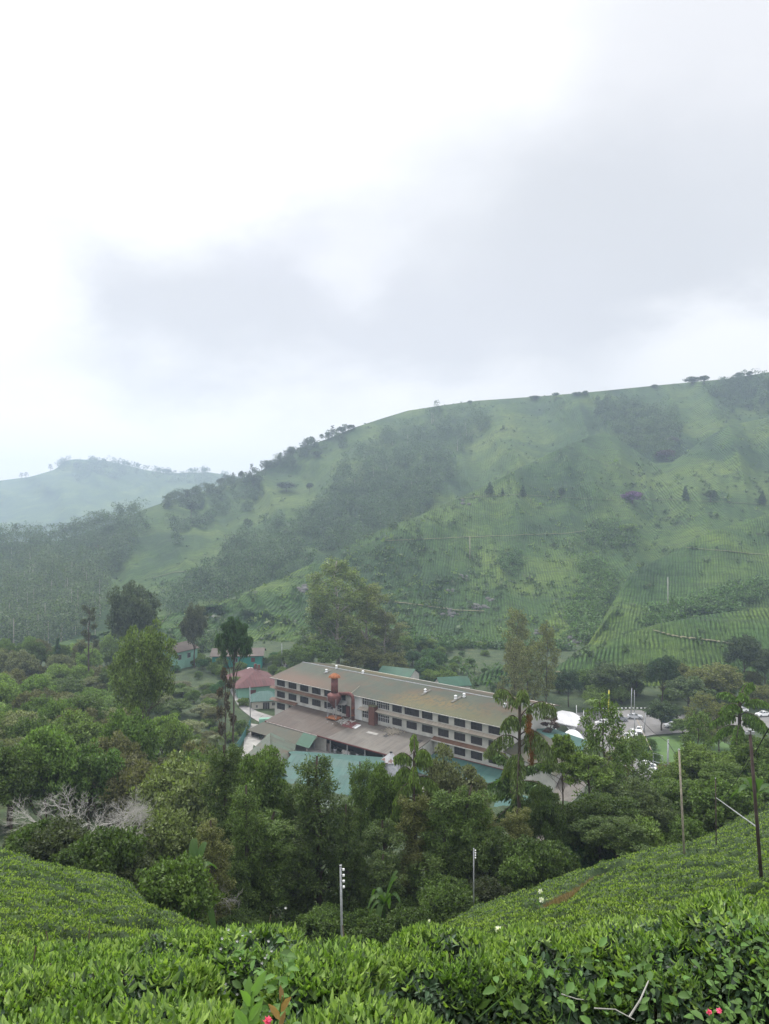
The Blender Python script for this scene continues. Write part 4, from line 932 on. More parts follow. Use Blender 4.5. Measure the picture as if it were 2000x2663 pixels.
shrubs(28, (990, 1190, 262, 330), 'shrub in the rough ground between factory and tea hill', 'shrubs behind the factory', [G_LT, (.06, .12, .04), G_MID, (.05, .10, .045)], 1.0, 2.2, 6)
shrubs(24, (1430, 2050, 232, 262), 'shrub along the far side of the car park', 'shrubs beyond the car park', [G_LT, G_MID, G_OLV], 1.0, 2.4, 7)
shrubs(36, (440, 640, 150, 235), 'shrub on the bank below the pale lane', 'shrubs below the pale lane', [G_MID, G_LT], .7, 1.2, 8)
shrubs(12, (640, 1000, 262, 300), 'shrub behind the long factory roof', 'shrubs behind the roof ridge', [G_MID, G_LT], .9, 1.6, 9)
shrubs(24, (1130, 1430, 285, 343), 'low plant in the rough ground between near terraces and tea hill', 'low plants below the tea hill', [G_LT, (.08, .14, .05)], .6, 1.1, 10)
r = np.random.default_rng(31)
for i in range(26):
    px = r.uniform(1050, 1300); Y = r.uniform(262, 300); X = (px-CX)/F*Y
    plant('banana', X, Y, gzf(X, Y), 1.2, 1.1, 'banana_plant', 'banana plant in the rough ground behind the factory', 'banana plant', 'banana plants behind the factory', (0.114, 0.189, 0.068))
# ------------------------------------------------------------------ factory frame: s along the facade, w away from the camera
A0 = np.array([-33.8, 231.0]); SD = np.array([.76, -.65]); SD = SD/np.linalg.norm(SD); WN = np.array([-SD[1], SD[0]])
def FW(s, w, z): p = A0+SD*s+WN*w; return np.array([p[0], p[1], z])
def s_at(px, w=0.):
    q = (px-CX)/F; p = A0+WN*w; return (q*p[1]-p[0])/(SD[0]-q*SD[1])
def fpt(px, py, w=0.):   # point of the plane w = const seen at px, py
    s = s_at(px, w); p = FW(s, w, 0); return s, -(py-CY)/F*p[1]
ANG = math.atan2(SD[1], SD[0])
def uvbox(me_obj, o3, ud, vd):
    me = me_obj.data; l = me.uv_layers.new(name='UVMap'); Mx = np.empty(len(me.vertices)*3, np.float32); me.vertices.foreach_get('co', Mx); Mx = Mx.reshape(-1, 3)
    vi = np.empty(len(me.loops), np.int32); me.loops.foreach_get('vertex_index', vi); P = Mx[vi]-np.array(o3)
    l.data.foreach_set('uv', np.stack([P@np.array(ud), P@np.array(vd)], -1).astype(np.float32).ravel())
def roof_slab(name, pts, mat, parent=None, th=.18, sub_=None, sag=0):
    """roof plane from its corners: eave-left, eave-right, ridge-right, ridge-left"""
    p = [np.array(q, float) for q in pts]; mb = MB(); mb.slab(p[::-1] if np.cross(p[1]-p[0], p[2]-p[1])[2] < 0 else p, th)
    o = mb.build(name, mat, parent); ud = p[1]-p[0]; ud = ud/np.linalg.norm(ud); v = p[2]-p[1]; v = v-ud*(v@ud); vd = v/(np.linalg.norm(v)+1e-9); uvbox(o, p[0], ud, vd); return o
RM = {
 'main': roofmat('mossy_green_roof', (0.029, 0.042, 0.026), (0.047, 0.051, 0.029), (0.063, 0.037, 0.017), .8),
 'shed_rust': roofmat('brown_stained_roof', (0.075, 0.057, 0.046), (0.048, 0.030, 0.020), (0.107, 0.095, 0.079), .5),
 'grey': roofmat('grey_sheet_roof', (0.123, 0.112, 0.097), (0.082, 0.070, 0.058), (0.155, 0.144, 0.122), .6),
 'olive': roofmat('olive_sheet_roof', (0.045, 0.048, 0.030), (0.060, 0.046, 0.026), (0.037, 0.052, 0.034), .6),
 'teal': roofmat('teal_sheet_roof', (.030, .092, .078), (.055, .115, .100), (.075, .070, .050), .22),
 'green': roofmat('green_sheet_roof', (0.019, 0.077, 0.046), (0.030, 0.088, 0.052), (0.045, 0.056, 0.028), .4),
 'patch': roofmat('rust_patched_roof', (0.075, 0.116, 0.085), (0.082, 0.066, 0.049), (0.112, 0.052, 0.030), .7),
 'pink': roofmat('faded_red_tile_roof', (.125, .052, .052), (.075, .040, .040), (.165, .095, .09), .6, 3.0, .85),
 'redbrown': roofmat('brown_sheet_roof', (0.060, 0.043, 0.034), (0.075, 0.052, 0.040), (0.104, 0.091, 0.073), .6),
 'rustaw': roofmat('rusty_awning', (0.112, 0.052, 0.030), (0.141, 0.084, 0.055), (0.155, 0.116, 0.083), .5),
 'paleaw': roofmat('pale_awning', (0.361, 0.325, 0.268), (0.275, 0.228, 0.183), (0.189, 0.130, 0.084), .3),
 'white': roofmat('white_sheet_roof', (.50, .50, .51), (.42, .42, .43), (.34, .34, .32), .3),
 'mintpale': roofmat('pale_mint_roof', (0.112, 0.164, 0.127), (0.134, 0.175, 0.137), (0.123, 0.127, 0.097), .4),
}
# staining of the main roof: rust at its left end, yellow moss on the right half (fixed marks on the sheets)
m = RM['main']; nt = m.node_tree; L = nt.links.new; b = nt.nodes['Principled BSDF']; tc = N(nt, 'ShaderNodeTexCoord'); sx = N(nt, 'ShaderNodeSeparateXYZ'); L(tc.outputs['UV'], sx.inputs[0])
old = b.inputs['Base Color'].links[0].from_socket
def band(val, a0, a1, b0, b1):
    r1 = N(nt, 'ShaderNodeMapRange'); L(val, r1.inputs[0]); r1.inputs[1].default_value = a0; r1.inputs[2].default_value = a1
    r2 = N(nt, 'ShaderNodeMapRange'); L(val, r2.inputs[0]); r2.inputs[1].default_value = b0; r2.inputs[2].default_value = b1; r2.inputs[3].default_value = 1; r2.inputs[4].default_value = 0
    return math_n(nt, 'MULTIPLY', r1.outputs[0], r2.outputs[0])
nn = noise(nt, mapping(nt, tc.outputs['UV'], (.9, .7, 1)), 1, 7, .75)
rust = math_n(nt, 'MULTIPLY', band(sx.outputs[0], -6, 4, 18, 34), band(sx.outputs[1], -2, -1, 3, 9))
c = mixc(nt, math_n(nt, 'MULTIPLY', rust, .75), old, (.10, .052, .03))
moss = math_n(nt, 'MULTIPLY', band(sx.outputs[0], 44, 52, 62, 84), band(sx.outputs[1], -1, 1, 6, 11))
mf = math_n(nt, 'MULTIPLY', moss, ramp(nt, nn, [(.44, (0, 0, 0)), (.52, (1, 1, 1))]))
c = mixc(nt, math_n(nt, 'MULTIPLY', mf, .85), c, (.115, .078, .018))
moss2 = math_n(nt, 'MULTIPLY', band(sx.outputs[0], 40, 60, 86, 90), band(sx.outputs[1], -2, -1, 2, 6))
c = mixc(nt, math_n(nt, 'MULTIPLY', moss2, .7), c, (.065, .070, .028)); L(c, b.inputs['Base Color'])

# ------------------------------------------------------------------ the long factory
ZE, ZR, ZB, SL = -50.6, -48.3, -67.0, s_at(1311); WD = 25.4
fac = thing('factory_building', FW(SL/2, WD/2, ZB), 'long three storey whitewashed tea factory with a moss stained green roof', 'factory')
rows = [('top', 0.55, 2.65), ('mid', 4.25, 6.15), ('low', 7.85, 9.8)]   # window head and sill below the eave
edges = [(720, 741), (750, 771), (780, 802), (811, 834), (843, 867), (877, 899), (942, 976), (979, 1012), (1020, 1045), (1052, 1090), (1097, 1125), (1139, 1167), (1181, 1210), (1224, 1254), (1270, 1301)]
E = [(s_at(a), s_at(b_)) for a, b_ in edges]
mb = MB(); D_ = .35
def wallbox(s0, s1, z0, z1, w0=0., w1=D_):
    mb.slab([FW(s0, w0, z1), FW(s1, w0, z1), FW(s1, w1, z1), FW(s0, w1, z1)], z1-z0)
zt = ZE
for nm, h0, h1 in rows:
    wallbox(0, SL, ZE-h0, zt); prev = 0
    wins = [e for i, e in enumerate(E) if not (nm == 'mid' and i == 9) ] + ([(s_at(1057), s_at(1084))] if nm == 'mid' else [])
    for a, b_ in sorted(wins): wallbox(prev, a, ZE-h1, ZE-h0); prev = b_
    wallbox(prev, SL, ZE-h1, ZE-h0); zt = ZE-h1
wallbox(0, SL, ZB, zt)
mb.slab([FW(0, WD, ZE), FW(SL, WD, ZE), FW(SL, WD-.3, ZE), FW(0, WD-.3, ZE)], ZE-ZB)
for s0, s1 in ((0, .35), (SL-.35, SL)):        # gable walls with their triangles
    mb.slab([FW(s0, D_, ZE), FW(s1, D_, ZE), FW(s1, WD-.3, ZE), FW(s0, WD-.3, ZE)], ZE-ZB)
    i = len(mb.V); mb.V += [tuple(FW(s, w, z)) for s in (s0, s1) for w, z in ((D_, ZE), (WD-.3, ZE), (WD/2, ZR-.2))]; mb.F += [(i, i+1, i+2), (i+5, i+4, i+3), (i, i+2, i+5, i+3), (i+1, i+4, i+5, i+2)]
mb.build('wall', M['wall_white'], fac)
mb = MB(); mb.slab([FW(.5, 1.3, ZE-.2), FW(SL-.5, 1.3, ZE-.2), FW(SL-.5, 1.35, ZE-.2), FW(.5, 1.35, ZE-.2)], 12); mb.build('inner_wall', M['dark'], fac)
def win(s0, s1, z0, z1, kind, w=0., par=fac):
    mb = MB(); fm = M['frame_white'] if kind == 'grid' else M['mullion']; n = max(2, int((s1-s0)/(.62 if kind == 'grid' else .75))); t = .05 if kind == 'grid' else .035
    def bar(a, b_, c, d): mb.slab([FW(a, w+.10, d), FW(b_, w+.10, d), FW(b_, w+.17, d), FW(a, w+.17, d)], d-c)
    for k in range(n+1): x = s0+(s1-s0)*k/n; bar(max(s0, x-t), min(s1, x+t), z0, z1)
    for k in ((0, .62, 1) if kind == 'grid' else (0, .5, 1)): z = z0+(z1-z0)*k; bar(s0, s1, max(z0, z-t), min(z1, z+t))
    f = mb.build('window', fm, par); mb = MB(); mb.slab([FW(s0, w+.2, z1), FW(s1, w+.2, z1), FW(s1, w+.24, z1), FW(s0, w+.24, z1)], z1-z0)
    p = mb.build('pane', M['glass_dark'], f); return f
for nm, h0, h1 in rows:
    for i, (a, b_) in enumerate(E):
        if nm == 'mid' and i == 9: a, b_ = s_at(1057), s_at(1084)
        grid_ = i in (6, 7) and nm != 'low'
        win(a, b_, ZE-h1, ZE-h0, 'grid' if grid_ else 'dark')
# roof: two slopes
ov = 1.0
roof_slab('roof', [FW(-ov, -ov*1.1, ZE-.2), FW(SL+ov, -ov*1.1, ZE-.2), FW(SL+ov, WD/2, ZR), FW(-ov, WD/2, ZR)], RM['main'], fac, .16)
roof_slab('roof', [FW(SL+ov, WD+ov, ZE-.25), FW(-ov, WD+ov, ZE-.25), FW(-ov, WD/2+.004, ZR), FW(SL+ov, WD/2+.004, ZR)], RM['main'], fac, .16)
mb = MB(); mb.tube([FW(-ov, WD/2, ZR+.03), FW(SL+ov, WD/2, ZR+.03)], .14, 6); mb.build('ridge_cap', M['metal_grey'], fac)
mb = MB(); mb.slab([FW(-ov, -ov*1.1-.14, ZE-.22), FW(SL+ov, -ov*1.1-.14, ZE-.22), FW(SL+ov, -ov*1.1-.005, ZE-.22), FW(-ov, -ov*1.1-.005, ZE-.22)], .16); mb.build('gutter', M['fascia'], fac)
# awnings below the upper two window rows
def awning(s0, s1, z, mat, dep=1.25, drop=.55):
    o = roof_slab('awning', [FW(s0, -dep, z-drop), FW(s1, -dep, z-drop), FW(s1, -.01, z), FW(s0, -.01, z)], mat, fac, .05); return o
zA, zB = -53.45, -57.1
awning(-1.2, s_at(866), zA, RM['rustaw']); awning(s_at(938), s_at(962), zA-.35, RM['paleaw'], 1.5, .5); awning(s_at(975), SL+.6, zA, RM['paleaw'])
awning(-1.2, s_at(775), zB, RM['rustaw']); awning(s_at(1129), SL+.6, zB, RM['rustaw'], 1.35, .6)
mb = MB(); mb.slab([FW(s_at(1129), -1.42, zB-.56), FW(SL+.6, -1.42, zB-.56), FW(SL+.6, -1.36, zB-.56), FW(s_at(1129), -1.36, zB-.56)], .28); mb.build('awning_fascia', M['fascia'], fac)
# blank panel and dark door beside the duct
mb = MB(); mb.slab([FW(s_at(918), -.06, ZE-.6), FW(s_at(941), -.06, ZE-.6), FW(s_at(941), -.003, ZE-.6), FW(s_at(918), -.003, ZE-.6)], 7); mb.build('wall_panel', M['white_paint'], fac)
mb = MB(); mb.slab([FW(s_at(890), -.05, zA-.9), FW(s_at(904), -.05, zA-.9), FW(s_at(904), -.004, zA-.9), FW(s_at(890), -.004, zA-.9)], 2.6); mb.build('door', M['dark'], fac)
mb = MB(); mb.slab([FW(s_at(903), -.5, zA-1.1), FW(s_at(911), -.5, zA-1.1), FW(s_at(911), -.01, zA-1.1), FW(s_at(903), -.01, zA-1.1)], 2.9); mb.build('wall_cabinet', M['red_trim'], fac)
mb = MB(); mb.slab([FW(s_at(886), -1.6, zA-.6), FW(s_at(906), -1.6, zA-.6), FW(s_at(906), -.01, zA+.2), FW(s_at(886), -.01, zA+.2)], .05); mb.build('door_canopy', M['concrete_pale'], fac)
# roof points
def roof_pt(px, py):
    P0 = FW(0, -ov, ZE); n_ = np.cross(FW(1, 0, 0)-FW(0, 0, 0), FW(0, WD/2+ov, ZR)-FW(0, 0, ZE)); d = at(px, py, 1.0); return d*((P0@n_)/(d@n_))
for px, py, lab in ((849, 1748, 'small white roof ventilator beside the pale strip at the left of the ridge'), (875, 1738, 'white ventilator on the ridge behind the rusty chimney cowl'), (944, 1752, 'white ventilator standing alone on the ridge between chimney and small green roof'), (1106, 1800, 'white ventilator on the pale strip left of the orange moss'), (1185, 1817, 'white ventilator on the pale strip near the right end of the roof'), (1207, 1812, 'white ventilator on the ridge before the green hut'), (1313, 1838, 'white ventilator on the ridge near the tall palm')):
    p = roof_pt(px, py) if py > 1760 or px in (849, 1185) else at(px, py, FW(s_at(px, WD/2), WD/2, 0)[1]); p = np.array(p)
    if abs(p[2]-ZR) > 3: p[2] = ZR
    t = thing('roof_ventilator', p, lab, 'roof vent', 'white ventilators on the factory roof'); mb = MB(); mb.lathe(p, [(.4, -.4), (.4, .2), (.25, .4), (.25, .6)], 12); mb.build('base', M['white_paint'], t, True)
    mb = MB(); mb.lathe(p, [(.2, .6), (.42, .62), (.44, .75), (.3, .9), (.05, 1.0)], 12); mb.build('cap', M['white_paint'], t, True)
M['strip'] = plain('weathered_roof_strip', (.13, .125, .11), .9, .2, 2)
for px, py, l_ in ((849, 1748, 3.2), (1106, 1802, 4.0), (1185, 1820, 4.5)):
    p = roof_pt(px, py); sl = (ZR-ZE)/(WD/2+ov); d = np.array([WN[0], WN[1], sl]); e = np.array([SD[0], SD[1], 0]); q = [p-e*.4-d*l_*.4, p+e*.4-d*l_*.4, p+e*.4+d*l_*.6, p-e*.4+d*l_*.6]
    mb = MB(); mb.slab([x+np.array([0, 0, .09]) for x in q], .03); mb.build('skylight_strip', M['strip'], fac)
p = roof_pt(936, 1786); q = roof_pt(913, 1805)
mb = MB(); mb.tube([p+[0, 0, .3], q+[0, 0, .25]], .07, 6); tag(mb.build('loose_pole', M['wood_pale'], origin=p), 'pale pole lying slantwise on the factory roof above the duct', 'pole')
# ------------------------------------------------------------------ loading shed with its big low roof
sa, sb = s_at(770), s_at(1129); WS = 12.1; zt_, ze_ = -57.55, -60.0
shed = thing('loading_shed', FW((sa+sb)/2, -6, -66), 'open loading shed with a wide brown and grey streaked sheet roof', 'shed')
smid = s_at(905, -6)
roof_slab('roof', [FW(sa, -WS, ze_), FW(smid-2, -WS, ze_), FW(smid, -.4, zt_), FW(sa, -.4, zt_)], RM['shed_rust'], shed, .2)
roof_slab('roof', [FW(smid-2, -WS, ze_), FW(sb, -WS, ze_), FW(sb, -.4, zt_), FW(smid, -.4, zt_)], RM['grey'], shed, .2)
mb = MB(); mb.slab([FW(sa, -WS-.16, ze_-.02), FW(sb, -WS-.16, ze_-.02), FW(sb, -WS-.01, ze_-.02), FW(sa, -WS-.01, ze_-.02)], .3); mb.build('eave_board', M['red_trim'], shed)
mb = MB()
for k in range(9): s = sa+1+(sb-sa-2)*k/8; mb.slab([FW(s-.12, -WS+.5, ze_-.12), FW(s+.12, -WS+.5, ze_-.12), FW(s+.12, -WS+.75, ze_-.12), FW(s-.12, -WS+.75, ze_-.12)], 7)
mb.build('posts', M['metal_grey'], shed)
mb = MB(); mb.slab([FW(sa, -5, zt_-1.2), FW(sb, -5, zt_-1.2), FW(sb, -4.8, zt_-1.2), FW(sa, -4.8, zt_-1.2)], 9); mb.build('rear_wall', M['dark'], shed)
mb = MB(); mb.slab([FW(sb-.25, -WS+.3, ze_-.2), FW(sb, -WS+.3, ze_-.2), FW(sb, -.5, zt_-.25), FW(sb-.25, -.5, zt_-.25)], 7.5); mb.build('side_wall', M['wall_white'], shed); mb = MB(); mb.slab([FW(sa, -WS+.3, ze_-.2), FW(sa+.25, -WS+.3, ze_-.2), FW(sa+.25, -.5, zt_-.25), FW(sa, -.5, zt_-.25)], 7.5); mb.build('side_wall', M['wall_white'], shed)
sc_ = s_at(826, -WS)
mb = MB(); mb.slab([FW(sc_-2.6, -WS+1, ze_-.25), FW(sc_+2.2, -WS+1, ze_-.25), FW(sc_+2.2, -WS+1.2, ze_-.25), FW(sc_-2.6, -WS+1.2, ze_-.25)], 5.5); mb.build('partition', M['wall_white'], shed)
mb = MB(); mb.slab([FW(sa-1, -WS+1, -64.75), FW(sb, -WS+1, -64.75), FW(sb, -.4, -64.75), FW(sa-1, -.4, -64.75)], 1.2); mb.build('floor_slab', M['concrete'], shed)
# patches lying on the grey roof
def on_shed(px, py):
    P0 = FW(0, -WS, ze_); n_ = np.cross(FW(1, 0, 0)-FW(0, 0, 0), FW(0, WS-.4, zt_)-FW(0, 0, ze_)); d = at(px, py, 1.0); return d*((P0@n_)/(d@n_))
def decal(name, px, py, a, b_, mat, par=shed, rot=0, th=.03):
    p = on_shed(px, py)+[0, 0, .05]; sl = (zt_-ze_)/(WS-.4); d = np.array([WN[0], WN[1], sl]); e = np.array([SD[0], SD[1], 0]); mb = MB(); mb.slab([p-e*a-d*b_, p+e*a-d*b_, p+e*a+d*b_, p-e*a+d*b_], th); return mb.build(name, mat, par)
decal('roof_patch', 1085, 1932, .7, 1.6, M['mullion']); decal('roof_patch', 1008, 1911, .6, 1.2, M['mullion']); decal('roof_patch', 968, 1907, 1.8, .5, M['concrete']); decal('roof_patch', 927, 1889, .8, 1.1, M['white_paint'])
decal('roof_patch', 912, 1885, 2.2, 1.6, M['red_trim'])
# fallen leaves and rubble heaps on the roof
r = np.random.default_rng(9)
for nm, cx_, cy_, n, rx, ry, mat, lab, ct in (('rubble', 893, 1877, 110, 3.0, 1.0, M['concrete_pale'], 'pale rubble strewn on the shed roof under the duct', 'rubble'), ('leaf_litter', 1022, 1902, 260, 2.6, 1.0, M['wood_pale'], 'brown leaf litter lying on the grey shed roof right of the brick flue', 'leaf litter')):
    mb = MB(); c0 = on_shed(cx_, cy_)
    for i in range(n):
        a, w = r.normal()*rx*.5, r.normal()*ry*.8; sl = (zt_-ze_)/(WS-.4); p = c0+np.array([SD[0]*a+WN[0]*w, SD[1]*a+WN[1]*w, sl*w+.1]); mb.box(p, (r.uniform(.15, .5), r.uniform(.1, .3), .12), r.uniform(0, 3))
    tag(mb.build(nm, mat, origin=c0), lab, ct, kind='stuff')
# lower green lean-to left of the shed
zl = -60.6
lt = thing('green_lean_to', FW((sa+31)/2, -15, -66), 'low lean-to with a green and brown roof before the loading shed', 'lean-to')
roof_slab('roof', [FW(sa-.3, -18.4, zl-.75), FW(s_at(803, -18), -18.2, zl-.75), FW(s_at(826, -WS-.3), -WS-.3, ze_-.28), FW(sa-.3, -WS-.3, ze_-.28)], RM['olive'], lt, .12)
mb = MB(); mb.slab([FW(sa+1, -WS-.32, ze_-.02), FW(s_at(826, -WS), -WS-.32, ze_-.02), FW(s_at(826, -WS), -WS-.2, ze_-.02), FW(sa+1, -WS-.2, ze_-.02)], .16); mb.build('flashing', M['fascia'], lt)
mb = MB()
for k in range(5): s = sa+.6+(s_at(800, -17.6)-sa-1)*k/4; mb.slab([FW(s-.1, -17.6, zl-.85), FW(s+.1, -17.6, zl-.85), FW(s+.1, -17.4, zl-.85), FW(s-.1, -17.4, zl-.85)], 6)
mb.build('posts', M['wood_pale'], lt)
mb = MB(); mb.slab([FW(sa, -17.2, zl-1.0), FW(sa+.2, -17.2, zl-1.0), FW(sa+.2, -WS-.6, zl-.3), FW(sa, -WS-.6, zl-.3)], 6); mb.build('side_wall', M['brick'], lt)
gs = roof_slab('roof_sheet', [FW(s_at(772, -18), -18.5, zl-.68), FW(s_at(804, -18.5), -18.5, zl-.68), FW(s_at(824, -WS-.3), -WS-.4, ze_-.2), FW(s_at(790, -WS-.3), -WS-.4, ze_-.2)], RM['green'], lt, .03)
# lean-to with green roof against the right part of the facade
l2 = thing('green_lean_to', FW((sb+SL)/2, -5, -70), 'green roofed lower wing along the right half of the facade', 'building wing')
roof_slab('roof', [FW(sb+.3, -9.5, -63.4), FW(SL+1, -9.5, -63.4), FW(SL+1, -.05, -61.2), FW(sb+.3, -.05, -61.2)], RM['teal'], l2, .15)
mb = MB(); mb.slab([FW(sb+.6, -9, -63.5), FW(SL+.7, -9, -63.5), FW(SL+.7, -.1, -61.4), FW(sb+.6, -.1, -61.4)], 5); mb.build('wall', M['wall_white'], l2)
mb = MB(); mb.slab([FW(sb+.3, -.35, -61.05), FW(SL+1, -.35, -61.05), FW(SL+1, -.04, -61.05), FW(sb+.3, -.04, -61.05)], .1); mb.build('flashing', M['steel_red'], l2)
# ------------------------------------------------------------------ generic low buildings from roof corners
def bld(name, label, cat_, roofs, walls, base, wallmat, extra=None):
    """roofs: list of (corners, material); walls: footprint corners with their top heights"""
    c = np.mean([p for q, _ in roofs for p in q], 0); t = thing(name, (c[0], c[1], base), label, cat_)
    for q, mt in roofs: roof_slab('roof', q, mt, t, .14)
    if walls is not None:
        mb = MB(); n = len(walls); W_ = [np.array(w, float) for w in walls]; cc = np.mean(W_, 0)
        for i in range(n):
            a, b_ = W_[i], W_[(i+1) % n]; ia = a+(cc-a)/np.linalg.norm((cc-a)[:2])*.3; ib = b_+(cc-b_)/np.linalg.norm((cc-b_)[:2])*.3; ia[2] = a[2]; ib[2] = b_[2]
            j = len(mb.V); mb.V += [tuple(a), tuple(b_), tuple(ib), tuple(ia)]+[(p[0], p[1], base) for p in (a, b_, ib, ia)]; mb.F += [(j, j+1, j+2, j+3), (j, j+4, j+5, j+1), (j+2, j+6, j+7, j+3)]
        mb.build('wall', wallmat, t)
    return t
def frame(px, py_z, Y, ang):  # local frame on a building corner
    o = at(px, py_z, Y); c, s = math.cos(ang), math.sin(ang); return lambda x, y, z: np.array([o[0]+x*c-y*s, o[1]+x*s+y*c, z])
def gable(name, label, cat_, f, Lx, Wy, zb, ze, zr, rmat, wmat, ov=.6, hip=0., wins=(), wmat2=None):
    t = thing(name, f(Lx/2, Wy/2, zb), label, cat_)
    A_ = [f(-ov, -ov, ze), f(Lx+ov, -ov, ze), f(Lx+ov-hip, Wy/2, zr), f(-ov+hip, Wy/2, zr)]; B_ = [f(Lx+ov, Wy+ov, ze), f(-ov, Wy+ov, ze), f(-ov+hip, Wy/2+.003, zr), f(Lx+ov-hip, Wy/2+.003, zr)]
    roof_slab('roof', A_, rmat, t, .12); roof_slab('roof', B_, rmat, t, .12)
    if hip:
        for q in ([f(-ov, Wy+ov, ze), f(-ov, -ov, ze), f(-ov+hip, Wy/2, zr+.002)], [f(Lx+ov, -ov, ze), f(Lx+ov, Wy+ov, ze), f(Lx+ov-hip, Wy/2, zr+.002)]):
            roof_slab('roof', q, rmat, t, .10)
    mb = MB()
    for x0, x1, y0, y1 in ((0, Lx, 0, .25), (0, Lx, Wy-.25, Wy), (0, .25, .25, Wy-.25), (Lx-.25, Lx, .25, Wy-.25)): mb.slab([f(x0, y0, ze), f(x1, y0, ze), f(x1, y1, ze), f(x0, y1, ze)], ze-zb)
    if not hip:
        for x0, x1 in ((0, .25), (Lx-.25, Lx)):
            i = len(mb.V); mb.V += [tuple(f(x, y, z)) for x in (x0, x1) for y, z in ((.25, ze), (Wy-.25, ze), (Wy/2, zr-.16))]; mb.F += [(i, i+1, i+2), (i+5, i+4, i+3), (i, i+2, i+5, i+3), (i+1, i+4, i+5, i+2)]
    mb.build('wall', wmat, t)
    for side, a, b_, z0, z1, mt in wins:
        mb = MB(); q = {'f': lambda u, d: f(u, -d, 0), 'b': lambda u, d: f(u, Wy+d, 0), 'l': lambda u, d: f(-d, u, 0), 'r': lambda u, d: f(Lx+d, u, 0)}[side]; P = [q(a, .06), q(b_, .06), q(b_, .002), q(a, .002)]
        for p in P: p[2] = z1
        mb.slab(P, z1-z0); w_ = mb.build('window', M['frame_white'] if mt != 'red' else M['red_trim'], t)
        if mt != 'red':
            mb = MB(); d = .07; n = max(2, int(round((b_-a)/.7)))
            for k in range(n):
                u0 = a+.06+(b_-a-.06)*k/n; u1 = a+(b_-a-.06)*(k+1)/n; P = [q(u0, d+.012), q(u1, d+.012), q(u1, d-.008), q(u0, d-.008)]
                for p in P: p[2] = z1-.07
                mb.slab(P, z1-z0-.14)
            mb.build('pane', M['glass_dark'], w_)
    return t
# front teal roofed building before the yard
def PT(px, Y, z): return np.array([(px-CX)/F*Y, Y, z])
bld('teal_roofed_building', 'long low building with a faded teal roof between the loading yard and the trees', 'building',
    [([PT(690, 166, -62.4), PT(1010, 158, -62.6), PT(992, 174.5, -58.5), PT(757, 181, -58.5)], RM['teal']), ([PT(1010, 185, -60.6), PT(745, 192, -61), PT(757, 181.01, -58.5), PT(992, 174.51, -58.5)], RM['teal'])],
    [PT(698, 167, -62.6), PT(1008, 159, -62.8), PT(1004, 184, -61), PT(750, 191, -61.2)], -70, M['wall_white'])
bld('teal_roofed_building', 'pale teal shed roof seen through gaps between the belt trees', 'building',
    [([PT(640, 138, -61.0), PT(1120, 132, -61.0), PT(1110, 150, -58.8), PT(660, 156, -58.8)], RM['mintpale'])], [PT(650, 139, -61.2), PT(1110, 133, -61.2), PT(1100, 149, -59.1), PT(668, 155, -59.1)], -70, M['wall_white'])
bld('rusty_gabled_shed', 'gabled shed with patched rusty and pale green sheets left of the yard', 'shed',
    [([PT(612, 181, -61.2), PT(655, 164, -61.2), PT(702, 172, -57.9), PT(702, 197, -57.9)][::1], RM['patch']), ([PT(752, 172, -60.8), PT(770, 196, -60.8), PT(702.5, 197, -57.9), PT(702.5, 172, -57.9)], RM['patch'])],
    [PT(622, 180, -61.2), PT(660, 166, -61.2), PT(748, 173, -61), PT(765, 194, -61)], -70, M['brick'])
# right annexe: olive roof, teal back slope, grey roof in front
bld('annexe_building', 'annexe with a broad olive roof running down from the right end of the factory', 'building',
    [([PT(1308, 178, -56.7), PT(1446, 161, -56.7), PT(1506, 168.5, -54.3), PT(1395, 186, -54.3)], RM['olive']), ([PT(1534, 184, -56.3), PT(1400, 200, -56.3), PT(1395, 186.01, -54.3), PT(1506, 168.51, -54.3)], RM['teal'])],
    [PT(1312, 178, -57), PT(1444, 162, -57), PT(1528, 183, -56.6), PT(1402, 199, -56.6)], -68, M['wall_white'])
bld('grey_roofed_building', 'low building with a grey sheet roof and white edge board below the annexe', 'building',
    [([PT(1418, 153, -61.6), PT(1442, 148, -61.5), PT(1524, 160, -57.8), PT(1462, 167, -57.8)], RM['grey'])], [PT(1424, 153, -61.8), PT(1442, 149, -61.7), PT(1520, 160, -58.1), PT(1462, 166, -58.1)], -68, M['wall_white'])
mb = MB(); mb.slab([PT(1443, 147.9, -61.25), PT(1527, 159.9, -57.6), PT(1529, 160.1, -57.6), PT(1445, 148.1, -61.25)], .4); tag(mb.build('edge_board', M['fascia'], origin=PT(1443, 148, -61)), 'white edge board along the grey roof below the annexe', 'edge board')
bld('green_roofed_hut', 'green roofed annexe left of the grey sheet roof, half hidden by the tall palm', 'building', [([PT(1270, 150, -62), PT(1418, 140, -62.5), PT(1432, 156, -60.5), PT(1300, 164, -60.5)], RM['teal'])], [PT(1280, 151, -62.2), PT(1414, 141, -62.7), PT(1428, 155, -60.8), PT(1302, 163, -60.8)], -68, M['wall_white'])
bld('pale_teal_outbuilding', 'pale teal flat roof seen between slender trunks above the right slope', 'building', [([PT(1398, 116, -51.5), PT(1478, 112, -51.8), PT(1512, 128, -51.0), PT(1430, 133, -51)], RM['mintpale'])], [PT(1402, 116.5, -51.6), PT(1476, 112.5, -51.9), PT(1508, 127.5, -51.1), PT(1432, 132, -51.1)], -60, M['wall_white'])
bld('grey_outbuilding', 'grey concrete flat roof strip beside the pale teal one', 'building', [([PT(1380, 112, -50.6), PT(1418, 106, -50.4), PT(1476, 127, -50.3), PT(1446, 131, -50.3)], RM['grey'])], [PT(1384, 112, -50.7), PT(1418, 107, -50.5), PT(1474, 126.5, -50.4), PT(1447, 130, -50.4)], -60, M['concrete'])
